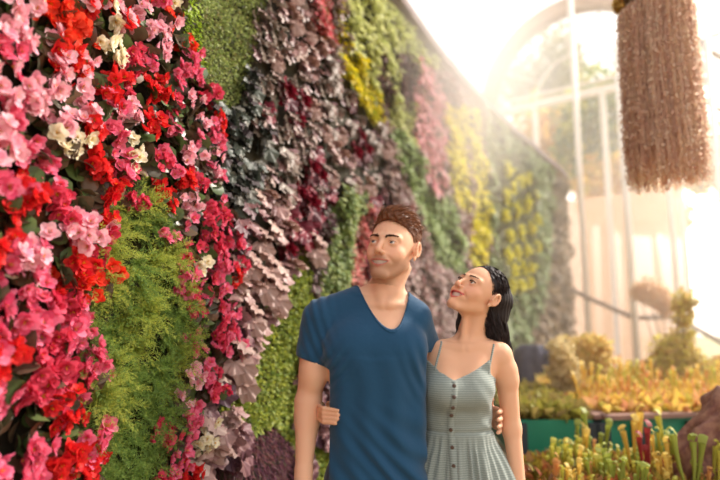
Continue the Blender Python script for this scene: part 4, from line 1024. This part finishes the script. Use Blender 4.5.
def hand(F, wr, d, palm_n, side, curl=.5, s=1.0, spread=.12, fingers=True):
    """wrist point, direction of the hand, palm normal, side = thumb direction"""
    d = np.array(d, float); d /= np.linalg.norm(d); pn = np.array(palm_n, float); pn -= d*(pn@d); pn /= np.linalg.norm(pn); t = np.cross(d, pn); t = t if t@np.array(side) > 0 else -t
    wr = np.array(wr, float); k0 = wr+d*.085*s
    for q in (-1, -.33, .33, 1): F.cap(wr+t*q*.017*s+d*.01, k0+t*q*.029*s, .0165*s, .0115*s, .012, sc=(1, 1, 1))
    for i, (q, L_) in enumerate(() if not fingers else ((1, .072), (.33, .080), (-.33, .074), (-1, .058))):
        p = k0+t*q*.029*s; dd = d+t*q*spread
        for j, (f, r0, r1) in enumerate(((.45, .0092, .0085), (.30, .0084, .0078), (.25, .0078, .0066))):
            a = curl*(j+.6); e_ = dd*math.cos(a)+pn*math.sin(a); e_ /= np.linalg.norm(e_); p2 = p+e_*L_*f*s; F.cap(p, p2, r0*s, r1*s, .003); p = p2
    p = wr+d*.025*s+t*.022*s
    for j, (L_, r0, r1) in enumerate(((.040, .0135, .0115), (.032, .0105, .0095), (.026, .0095, .0075))):
        e_ = d*(.75+.1*j)+t*(.75-.25*j)+pn*(.25+.25*j*curl); e_ /= np.linalg.norm(e_); p2 = p+e_*L_*s; F.cap(p, p2, r0*s, r1*s, .006); p = p2

# ------------------------------------------------------------------ the man
HM_ = Head((.114, 2.06, 1.648), rotm(-26, -7, 6), 1.05)
mroot = empty('person', (.06, 2.09, 0)); tag(mroot, 'man in a navy blue v-neck t-shirt looking up left, arm around the woman', 'person')
MT = [(.76, .052, 2.10, .150, .105), (.86, .052, 2.10, .158, .112), (.95, .053, 2.10, .152, .105), (1.04, .053, 2.09, .144, .098), (1.14, .053, 2.088, .148, .102), (1.24, .052, 2.085, .164, .112), (1.32, .050, 2.088, .168, .112), (1.39, .050, 2.092, .158, .092), (1.44, .056, 2.095, .115, .068), (1.48, .07, 2.095, .07, .055)]
def man_body(F, g=0.0, arms=True):
    F.stack(MT, .0, 2.4, g)
    for (a, b, ra, rb) in (((.080, 2.095, 1.50), (-.120, 2.095, 1.415), .042, .056), ((.080, 2.095, 1.50), (.178, 2.10, 1.415), .042, .054)): F.cap(a, b, ra+g, rb+g, .03)
    F.cap((-.130, 2.095, 1.405), (-.150, 2.095, 1.30), .057+g, .050+g, .02)
    F.cap((.182, 2.105, 1.400), (.215, 2.16, 1.31), .054+g, .047+g, .02)
    for sx in (-1, 1): F.ell((.052+sx*.075, 2.02, 1.305), (.080+g, .042+g, .062+g), .04)
def man_legs(F, g=0.0):
    for sx in (-1, 1):
        F.cap((.055+sx*.078, 2.10, .86), (.055+sx*.092, 2.085, .50), .088+g, .058+g, .03); F.cap((.055+sx*.092, 2.085, .50), (.055+sx*.10, 2.11, .10), .058+g, .040+g, .02)
gx = axis([(-.30, .60, .0042)]); gy = axis([(1.86, 2.46, .0042)]); gz = axis([(-.01, .70, .012), (.70, 1.52, .0042), (1.52, 1.82, .0028)])
gx = axis([(-.30, .0, .0042), (.0, .235, .0028), (.235, .60, .0042)]); gy = axis([(1.80, 1.90, .006), (1.90, 2.20, .0030), (2.20, 2.44, .0045)])
F = Field(gx, gy, gz); man_body(F); man_legs(F)
F.cap((.082, 2.098, 1.46), (.108, 2.083, 1.575), .058, .055, .03); F.cap((.085, 2.06, 1.44), (.098, 2.045, 1.53), .012, .014, .02)
for sx in (-1, 1): F.cap((.085+sx*.012, 2.028, 1.452), (.085+sx*.060, 2.045, 1.452), .009, .008, .014); F.cap((.088+sx*.012, 2.035, 1.455), (.11+sx*.055, 2.07, 1.58), .012, .013, .02)
# near arm hanging, far arm behind the woman's back
F.cap((-.150, 2.095, 1.32), (-.174, 2.10, 1.135), .050, .042, .02); F.ell((-.158, 2.078, 1.235), (.044, .046, .075), .02); F.ell((-.178, 2.10, 1.08), (.042, .044, .075), .02)
F.cap((-.176, 2.10, 1.125), (-.186, 2.055, .885), .043, .026, .02); F.cap((-.184, 2.06, .91), (-.186, 2.05, .865), .027, .027, .015)
hand(F, (-.187, 2.045, .868), (.02, -.12, -1), (1, .1, 0), (0, -1, 0), .28)
F.cap((.215, 2.16, 1.32), (.290, 2.305, 1.175), .048, .040, .02); F.cap((.290, 2.305, 1.175), (.452, 2.245, 1.075), .040, .027, .02)
hand(F, (.452, 2.243, 1.072), (.32, -1, -.10), (-1, -.3, 0), (0, 0, 1), .34)
sculpt_head(F, HM_, True)
V, Q = F.mesh(); Ls = HM_.loc(V)
me = mesh_np('body', V-np.array(mroot.location), Q, M_SKIN); set_color(me, skin_tint(V, HM_, True, (234, 182, 150), (226, 148, 120), (196, 116, 102), (140, 100, 80))); link('body', me, mroot)
def rel(root): # children are written in world coordinates: shift them once
    for o in list(bpy.data.objects):
        if o.parent == root and not o.get('_s') and o.name[:4] != 'body': o.location = -root.location; o['_s'] = 1
M_BROWN_HAIR = leafmat('brown_hair', [(110, 66, 40), (140, 86, 52), (88, 52, 34), (160, 102, 62)], .45, .2, .5)
M_DARK_BEARD = leafmat('brow_hair', [(84, 54, 38), (70, 44, 30)], .6, 0, .3)
face_parts(F, HM_, mroot, True, (-.25, -1, .38), M_DARK_BEARD, M_IRISB)
# short swept hair: a cap that follows the skull plus tufts
def hair_line(x, y):  # lowest z of hair at a place on the skull (head space)
    return None
Fh = Field(axis([(-.03, .26, .003)]), axis([(1.92, 2.22, .003)]), axis([(1.58, 1.82, .003)]), .03)
Fh.ell(HM_.w((0, .020, .040)), np.array((.0785, .096, .0825))*1.05, .0, 'add', HM_.R); Fh.ell(HM_.w((.006, -.040, .094)), (.052, .040, .024), .03, 'add', HM_.R)
Xg, Yg, Zg = np.meshgrid(Fh.x, Fh.y, Fh.z, indexing='ij'); L_ = HM_.loc(np.stack([Xg, Yg, Zg], -1).reshape(-1, 3)); x, y, z = L_.T
line = np.where(y < -.02, .074+.006*np.cos(x*60), np.where(y < .03, .074-(y+.02)*1.7, -.010-(y-.03)*.9)); side = np.clip((np.abs(x)-.045)/.03, 0, 1); line = line-side*np.where(y < .0, .030, .0)
line = np.maximum(line, -.055); cut = (line-z)*.8; nz_ = (.0022*np.sin(x*260-y*150+3*np.sin(z*60))*np.clip((z-.03)/.05, 0, 1)).reshape(Xg.shape)
Fh.D = np.maximum(Fh.D+nz_, cut.reshape(Xg.shape)).astype(np.float32)
earc = ((np.abs(x)-.078)**2/.018**2+(y-.008)**2/.022**2+(z+.004)**2/.030**2).reshape(Xg.shape); Fh.D = np.maximum(Fh.D, (1-np.sqrt(earc))*.015).astype(np.float32)
V, Q = Fh.mesh(); hair = link('hair', mesh_np('hair', V, Q, M_BROWN_HAIR), mroot)
hv = V[rng.integers(len(V), size=5200)]; Lh = HM_.loc(hv); n = len(Lh)
nrm = Lh-np.array([0, .02, .03]); nrm /= np.linalg.norm(nrm, axis=1, keepdims=True)
topw = np.clip((Lh[:, 2]-.06)/.04, 0, 1)
sweep = np.stack([.55*np.ones(n), .75*np.ones(n), .15*np.ones(n)], 1)*topw[:, None]+np.stack([.15*np.sign(Lh[:, 0]), .75*np.ones(n), -.55*np.ones(n)], 1)*(1-topw)[:, None]+rng.normal(0, .22, (n, 3))
sweep -= nrm*(sweep*nrm).sum(1, keepdims=True); ln = (.014+.022*topw)*rng.uniform(.6, 1.2, n); t = np.linspace(0, 1, 6)
cur = Lh[:, None]+(sweep[:, None]*t[None, :, None]+nrm[:, None]*((.06+.20*topw[:, None])*np.sin(t*2.6)[None])[..., None])*ln[:, None, None]-nrm[:, None]*.002
strands(HM_.c+(cur*HM_.k)@HM_.R.T, .0011, M_BROWN_HAIR, 'hair_strands', hair)
# t-shirt
M_SHIRT = fabric('navy_jersey', (32, 74, 106), .8)
def neck_cut(X, Y):
    dx = X-.104; zf = 1.372+np.where(dx < 0, .155*(np.abs(dx)/.112)**1.8, .120*(np.abs(dx)/.064)**2.3)
    zb = 1.500+0*dx; t = np.clip((Y-2.06)/.06, 0, 1); return zf*(1-t)+zb*t
def shirt_field(g):
    Fs = Field(axis([(-.28, .32, .0042)]), axis([(1.90, 2.30, .0042)]), axis([(.76, 1.54, .0042)]), .03); man_body(Fs, g)
    # looser front and waist
    Fs.stack([(.78, .052, 2.10, .166, .118), (.9, .052, 2.10, .164, .118), (1.05, .053, 2.092, .158, .110), (1.15, .053, 2.088, .158, .110), (1.26, .052, 2.086, .160, .112)], .03, 2.4, g-.006)
    # sleeves hang wider than the arm
    Fs.cap((-.132, 2.095, 1.40), (-.158, 2.095, 1.272), .062+g*.4, .058+g*.4, .02); Fs.cap((.182, 2.105, 1.40), (.235, 2.19, 1.30), .058+g*.4, .054+g*.4, .02)
    X, Y, Z = Fs.grid((slice(None),)*3); D = Fs.D
    fold = .0060*np.sin(105*(Z*.75+X*.6)+4*np.sin(13*X+6*Z))*np.clip((1.16-Z)/.2, 0, 1)*np.clip((X+.1)/.2, .15, 1)
    fold = fold+.0034*np.sin(190*(Z*.6-X*.8)+4*np.sin(11*Z))*np.exp(-((X+.09)/.05)**2-((Z-1.25)/.06)**2)*1.2+.0036*np.sin(170*(Z*.5+X*.9)+3*np.sin(12*Z))*np.exp(-((X-.19)/.05)**2-((Z-1.24)/.08)**2)
    fold = fold+.0034*np.sin(70*X+25*Z+2*np.sin(14*Z))*np.clip((1.34-Z)/.2, 0, 1)
    # gathers fanning from the shoulder above the sleeve
    fold = fold+.0024*np.sin(190*(X+.3*Z)+3*np.sin(10*Z))*np.exp(-((X+.15)/.05)**2)*np.clip((Z-1.24)/.04, 0, 1)
    D = D+fold
    arm = np.maximum(X+.098, 0)*0
    slv = np.where(X < -.100, (1.262-.35*(X+.16)-Z), -1)                        # sleeve hem of the near arm
    slv = np.where((X > .222), 1.292-Z, slv); D = np.maximum(D, slv)
    D = np.maximum(D, (.80-Z)); D = np.maximum(D, (Z-neck_cut(X, Y))*.7); Fs.D = D.astype(np.float32); return Fs, X, Y, Z
Fs, X, Y, Z = shirt_field(.010); V, Q = Fs.mesh(); shirt = link('t_shirt', mesh_np('t_shirt', V, Q, M_SHIRT), mroot)
Fc, X, Y, Z = shirt_field(.0125); Fc.D = np.maximum(Fc.D, (neck_cut(X, Y)-Z)*.7-.010).astype(np.float32); V, Q = Fc.mesh(); link('collar_band', mesh_np('collar_band', V, Q, M_SHIRT), shirt)
m = MB()
for a in ((0, 0), (.004, .006), (-.003, .009), (.006, -.003)): m.tube([(.186+a[0], 1.985, 1.350+a[1]), (.188+a[0]*1.8, 1.984, 1.353+a[1]*1.3)], .0014, 5)
M_JEANS = fabric('dark_denim', (44, 52, 70), .85)
Fj = Field(axis([(-.2, .32, .008)]), axis([(1.93, 2.28, .008)]), axis([(.03, .97, .008)]), .03); man_legs(Fj, .010); Fj.stack([(.80, .052, 2.10, .158, .114), (.90, .052, 2.10, .150, .106), (.955, .053, 2.10, .148, .102)], .03)
V, Q = Fj.mesh(); link('trousers', mesh_np('trousers', V, Q, M_JEANS), mroot)
M_SHOE = plain('brown_shoe', (84, 60, 44), .5)
def shoe(x, y0, root, col, s=1, yaw=0):
    Fq = Field(axis([(x-.08, x+.08, .006)]), axis([(y0-.22, y0+.1, .006)]), axis([(-.01, .13, .006)]), .03)
    Fq.cap((x, y0+.02, .042), (x, y0-.14*s, .034), .040*s, .038*s, .02); Fq.cap((x, y0+.01, .06), (x, y0-.04, .075), .042*s, .036*s, .02); b = Fq; b.D = np.maximum(b.D, .001-b.z[None, None, :]).astype(np.float32)
    V, Q = b.mesh(); return link('shoe', mesh_np('shoe', V, Q, col), root)
for sx in (-1, 1): shoe(.055+sx*.10, 2.11, mroot, M_SHOE)
rel(mroot)

# ------------------------------------------------------------------ the woman
WY = 2.13
HW = Head((.414, 2.115, 1.494), rotm(-47, -33, 17), .93)
wroot = empty('person', (.35, WY, 0)); tag(wroot, 'dark haired woman in a grey green striped strap dress smiling up at the man\'s side', 'person')
WT = [(.74, .352, 2.155, .165, .118), (.84, .352, 2.155, .166, .120), (.93, .348, 2.145, .142, .100), (1.02, .338, 2.130, .106, .082), (1.10, .334, 2.126, .108, .084), (1.18, .337, 2.128, .122, .090), (1.245, .352, 2.135, .128, .080), (1.29, .368, 2.140, .122, .062), (1.325, .380, 2.140, .07, .05)]
def woman_torso(F, g=0):
    F.stack(WT, 0, 2.2, g)
    F.cap((.385, 2.138, 1.325), (.285, 2.135, 1.292), .030+g, .038+g, .03); F.cap((.385, 2.138, 1.325), (.487, 2.145, 1.283), .030+g, .040+g, .03)
    for (x, y) in ((.286, 2.050), (.384, 2.058)): F.ell((x, y, 1.165), (.052+g, .046+g, .052+g), .03); F.cap((x, y+.012, 1.17), (x+.01, y+.05, 1.25), .040, .030, .03)
gx = axis([(-.16, .29, .0042), (.29, .55, .0028), (.55, .62, .0042)]); gy = axis([(1.94, 2.00, .0045), (2.00, 2.24, .0028), (2.24, 2.40, .0045)]); gz = axis([(-.01, .70, .012), (.70, 1.32, .0042), (1.32, 1.66, .0028)])
F = Field(gx, gy, gz); woman_torso(F)
F.cap((.378, 2.150, 1.31), (.412, 2.150, 1.42), .046, .043, .03); F.cap((.395, 2.135, 1.38), (.418, 2.12, 1.45), .040, .040, .02)
for a, b in (((.362, 2.098, 1.312), (.450, 2.13, 1.45)), ((.350, 2.10, 1.312), (.365, 2.10, 1.42))): F.cap(a, b, .009, .010, .014)
for sx, e_ in ((-1, (.270, 2.118, 1.316)), (1, (.470, 2.118, 1.318))): F.cap((.360+sx*.012, 2.090, 1.304), e_, .008, .009, .012)
# arm at the right, hanging
F.cap((.490, 2.145, 1.282), (.515, 2.150, 1.20), .042, .038, .02); F.cap((.512, 2.15, 1.23), (.528, 2.165, 1.03), .038, .031, .02); F.cap((.528, 2.165, 1.03), (.540, 2.125, .81), .032, .021, .02)
hand(F, (.541, 2.12, .80), (.03, -.12, -1), (-1, .1, 0), (0, -1, 0), .25, .88)
# arm behind the man's back, fingers coming round his waist
F.cap((.285, 2.145, 1.290), (.245, 2.20, 1.22), .038, .035, .02); F.cap((.250, 2.19, 1.235), (.165, 2.275, 1.075), .035, .030, .02); F.cap((.165, 2.275, 1.075), (-.065, 2.235, 1.085), .030, .021, .02)
hand(F, (-.075, 2.225, 1.087), (-.62, -1, .05), (.9, -.55, 0), (0, 0, 1), .30, .80, fingers=False)
for q, L_ in ((1, 1.0), (.33, 1.06), (-.33, 1.0), (-1, .86)):
    z = 1.096+q*.0200
    for a, b, r0, r1 in (((-.128, 2.13, z), (-.135, 2.055, z+.001), .0078, .0074), ((-.135, 2.055, z+.001), (-.118, 2.008, z+.001*q), .0074, .0072), ((-.118, 2.008, z+.001*q), (-.118+.046*L_, 1.988, z-.003), .0072, .0062)):
        F.cap(a, b, r0, r1, .003)
# legs
for sx in (-1, 1):
    F.cap((.352+sx*.075, 2.15, .82), (.352+sx*.080, 2.14, .47), .080, .050, .03); F.cap((.352+sx*.08, 2.14, .47), (.352+sx*.08, 2.17, .09), .050, .030, .02); F.cap((.352+sx*.08, 2.17, .05), (.352+sx*.085, 2.04, .025), .030, .022, .02); F.ell((.352+sx*.08, 2.165, .33), (.045, .05, .10), .03)
sculpt_head(F, HW, False)
V, Q = F.mesh(); me = mesh_np('body', V-np.array(wroot.location), Q, M_SKIN); set_color(me, skin_tint(V, HW, False, (230, 176, 142), (222, 136, 112), (196, 84, 80), (140, 98, 74))); link('body', me, wroot)
M_BLACK_HAIR = leafmat('black_hair', [(34, 24, 26), (48, 32, 32), (26, 20, 24), (60, 40, 36)], .52, .05, .35)
face_parts(F, HW, wroot, False, (-.30, -1, .22), M_BLACK_HAIR, M_IRIS)
Fh = Field(axis([(.30, .60, .003)]), axis([(1.98, 2.32, .003)]), axis([(1.20, 1.66, .003)]), .03)
k_ = HW.k
Fh.ell(HW.w((0, .024, .040)), np.array([.0790, .096, .086])*k_, 0, 'add', HW.R)
Xg, Yg, Zg = np.meshgrid(Fh.x, Fh.y, Fh.z, indexing='ij'); L_ = HW.loc(np.stack([Xg, Yg, Zg], -1).reshape(-1, 3)); x, y, z = L_.T
line = np.where(y < -.035, .078, np.where(y < .012, .078-(y+.035)*1.3, .017-(y-.012)*2.0)); side = np.clip((np.abs(x)-.035)/.04, 0, 1)*np.where(y < -.0, 1, .4); line = np.maximum(line-side*.040, -.085)
Fh.D = np.maximum(Fh.D, ((line-z)*.8).reshape(Xg.shape)).astype(np.float32)
# the long fall of hair behind the ear down past the shoulder
fall = [HW.w((.030, .085, .035)), HW.w((.020, .100, -.02)), np.array([.470, 2.19, 1.435]), np.array([.492, 2.195, 1.37]), np.array([.512, 2.20, 1.31]), np.array([.524, 2.205, 1.265])]
for i, (r0, r1) in enumerate(((.055, .062), (.062, .056), (.056, .046), (.046, .034), (.034, .014))): Fh.cap(fall[i], fall[i+1], r0*.86, r1*.86, .02)
Fh.cap(HW.w((.050, .050, .02)), (.468, 2.165, 1.43), .030, .036, .02); Fh.cap((.468, 2.165, 1.43), (.508, 2.185, 1.30), .036, .024, .02)
Fh.cap(HW.w((-.060, .045, .0)), (.395, 2.175, 1.40), .025, .018, .015); Fh.cap((.360, 2.15, 1.42), (.345, 2.16, 1.34), .010, .006, .01)
Fh.cap(HW.w((-.066, .02, -.02)), (.352, 2.15, 1.40), .012, .009, .01)
ex, ey, ez = HW.loc(np.stack([Xg, Yg, Zg], -1).reshape(-1, 3)).T
earc = np.sqrt(((ex-.082)**2/.026**2+(ey-.006)**2/.024**2+(ez+.008)**2/.036**2).reshape(Xg.shape)); Fh.D = np.maximum(Fh.D, (1-earc)*.02).astype(np.float32)
Fh.D = (Fh.D+.0010*np.sin(Xg*330+Yg*240+6*np.sin(Zg*14))).astype(np.float32)
V, Q = Fh.mesh(); hair = link('hair', mesh_np('hair', V, Q, M_BLACK_HAIR), wroot)
hv = V[rng.integers(len(V), size=5200)]; n = len(hv); Lh = HW.loc(hv); capm = (Lh[:, 2] > -.02)[:, None]
d1 = np.array([.1, .65, -.55])@HW.R.T; d2 = np.array([.25, .05, -1.])
D = np.where(capm, d1, d2)+rng.normal(0, .05, (n, 3)); ctr = HW.w((0, .02, .03)); nr = np.where(capm, hv-ctr, hv-np.array([.48, 2.17, 0])*np.array([1, 1, 0])-np.array([0, 0, 1])*hv[:, 2:]); nr /= np.linalg.norm(nr, axis=1, keepdims=True); D -= nr*(D*nr).sum(1, keepdims=True)
t = np.linspace(0, 1, 6); ln = rng.uniform(.02, .045, n); cur = hv[:, None]+D[:, None]*t[None, :, None]*ln[:, None, None]+nr[:, None]*(.0015*np.sin(t*3))[None, :, None]-nr[:, None]*(capm*.5*ln[:, None]**2/.09)[:, None]*(t**2)[None, :, None]
strands(cur, .0012, M_BLACK_HAIR, 'hair_strands', hair)
# dress
M_DRESS = fabric('grey_green_seersucker', (132, 141, 136), .9, stripes=(154, 161, 154))
def neck_w(X, Y):
    dx = X-.310; zf = 1.205+np.where(dx < 0, .045*np.clip(np.abs(dx)/.060, 0, 1.3)**1.2, .048*np.clip(np.abs(dx)/.105, 0, 1.6)**1.3)
    zb = 1.205-.1*0; t = np.clip((Y-2.12)/.05, 0, 1); return zf*(1-t)+zb*t
Fd = Field(axis([(.12, .58, .0040)]), axis([(1.95, 2.34, .0040)]), axis([(.50, 1.30, .0040)]), .03)
Fd.stack([(1.005, .337, 2.130, .108, .084), (1.05, .336, 2.128, .108, .084), (1.10, .334, 2.126, .110, .086), (1.18, .337, 2.128, .122, .088), (1.245, .350, 2.133, .124, .080), (1.28, .352, 2.135, .122, .075)], 0, 2.2, .007)
for (x, y) in ((.286, 2.050), (.384, 2.058)): Fd.ell((x, y, 1.165), (.060, .053, .056), .035)
Fd.cap((.29, 2.03, 1.15), (.38, 2.035, 1.15), .03, .03, .03)
Xg, Yg, Zg = Fd.grid((slice(None),)*3)
Fd.stack([(.50, .352, 2.14, .235, .18), (.7, .352, 2.14, .205, .155), (.84, .350, 2.14, .178, .132), (.93, .344, 2.136, .148, .112), (.99, .338, 2.131, .122, .094), (1.03, .336, 2.13, .110, .085)], .012, 2.1, .006)
ang = np.arctan2(Yg-2.13, Xg-.338); sk = np.clip((1.030-Zg)/.06, 0, 1)*(1+np.clip((1.0-Zg)/.3, 0, 1.3))
fold = .0042*sk*(np.sin(ang*19+3*np.sin(ang*5)+2*np.sin(Zg*9))+.5*np.sin(ang*37+Zg*6))
bod = np.clip((Zg-1.04)/.02, 0, 1); fold = fold+bod*(.0022*np.sin(90*(Zg*.9+Xg*.35)+3*np.sin(16*Xg))*np.exp(-((Xg-.435)/.04)**2)+.0018*np.sin(110*(Zg-Xg*.4)+2*np.sin(20*Xg))*np.clip((1.12-Zg)/.06, 0, 1))
waist = .004*np.exp(-((Zg-1.035)/.006)**2)
D = Fd.D+fold+waist; D = np.maximum(D, (Zg-neck_w(Xg, Yg))*.8); D = np.maximum(D, np.where(Xg > .44, (Zg-1.222+(Xg-.44)*.7)*.8, -1)); Fd.D = D.astype(np.float32)
V, Q = Fd.mesh(); dress = link('dress', mesh_np('dress', V, Q, M_DRESS), wroot)
def front_y(Fx, x, z, off):
    i = int(np.clip(np.searchsorted(Fx.x, x), 1, len(Fx.x)-1)); l = int(np.clip(np.searchsorted(Fx.z, z), 1, len(Fx.z)-1)); col_ = Fx.D[i, :, l]; j = np.argmax(col_ < 0)
    return float(Fx.y[j])+off if (col_ < 0).any() else None
m = MB(); pts = []
for z in np.linspace(1.202, .80, 60):
    x = .308-.010*math.sin((1.2-z)/.17*1.5) if z > 1.03 else .300+(1.03-z)*.02; y = front_y(Fd, x, z, -.0015)
    pts.append((x, y, z))
pts = np.array(pts); ys = pts[:, 1].copy(); ys = np.convolve(np.pad(ys, 2, mode='edge'), np.ones(5)/5, 'valid'); pts[:, 1] = np.minimum(pts[:, 1], ys)
V = np.concatenate([pts+[-.011, .002, 0], pts+[-.0105, -.002, 0], pts+[.0105, -.002, 0], pts+[.011, .003, 0]]); n = len(pts)
m.add(V, [(a*n+i, a*n+i+1, (a+1)*n+i+1, (a+1)*n+i) for a in range(3) for i in range(n-1)]); m.build('button_placket', M_DRESS, dress)
M_BUTTON = plain('brown_button', (84, 60, 48), .35)
for z in (1.190, 1.152, 1.121, 1.090, 1.048, .992, .935, .88):
    i = int(np.argmin(abs(pts[:, 2]-z))); p = pts[i]; nrm = np.array([-.15, -1, .25 if z > 1.15 else -.1]); nrm /= np.linalg.norm(nrm)
    m = MB(); a = np.array(p)+nrm*.001; m.tube([a, a+nrm*.0035, a+nrm*.0045], [.0065, .0065, .0050], 16); m.build('button', M_BUTTON, dress)
def strap(P_):
    m = MB(); m.tube(P_, .0036, 8); m.build('strap', M_DRESS, dress)
def body_y(x, z):
    y = front_y(F, x, z, -.003); return 2.14 if y is None else y
def strap_pts(x0, z0, x1, z1):
    q = [(x0+(x1-x0)*t, body_y(x0+(x1-x0)*t, z0+(z1-z0)*t), z0+(z1-z0)*t) for t in np.linspace(0, 1, 14)]; q = np.array(q); yy = np.convolve(np.pad(q[:, 1], 1, mode='edge'), np.ones(3)/3, 'valid'); q[:, 1] = np.minimum(q[:, 1], yy)
    return q
qa = strap_pts(.430, 1.222, .462, 1.318); strap(np.concatenate([qa, [(.464, 2.15, 1.328), (.455, 2.19, 1.30), (.43, 2.212, 1.21)]]))
qa = strap_pts(.252, 1.235, .282, 1.325); strap(np.concatenate([qa, [(.284, 2.15, 1.334), (.285, 2.18, 1.30), (.30, 2.205, 1.21)]]))
for sx in (-1, 1):
    shoe_ = shoe(.352+sx*.082, 2.155, wroot, plain('tan_sandal', (170, 124, 84), .6), .92)
rel(wroot)
name_singles()
for o in bpy.data.objects:
    if '_s' in o: del o['_s']
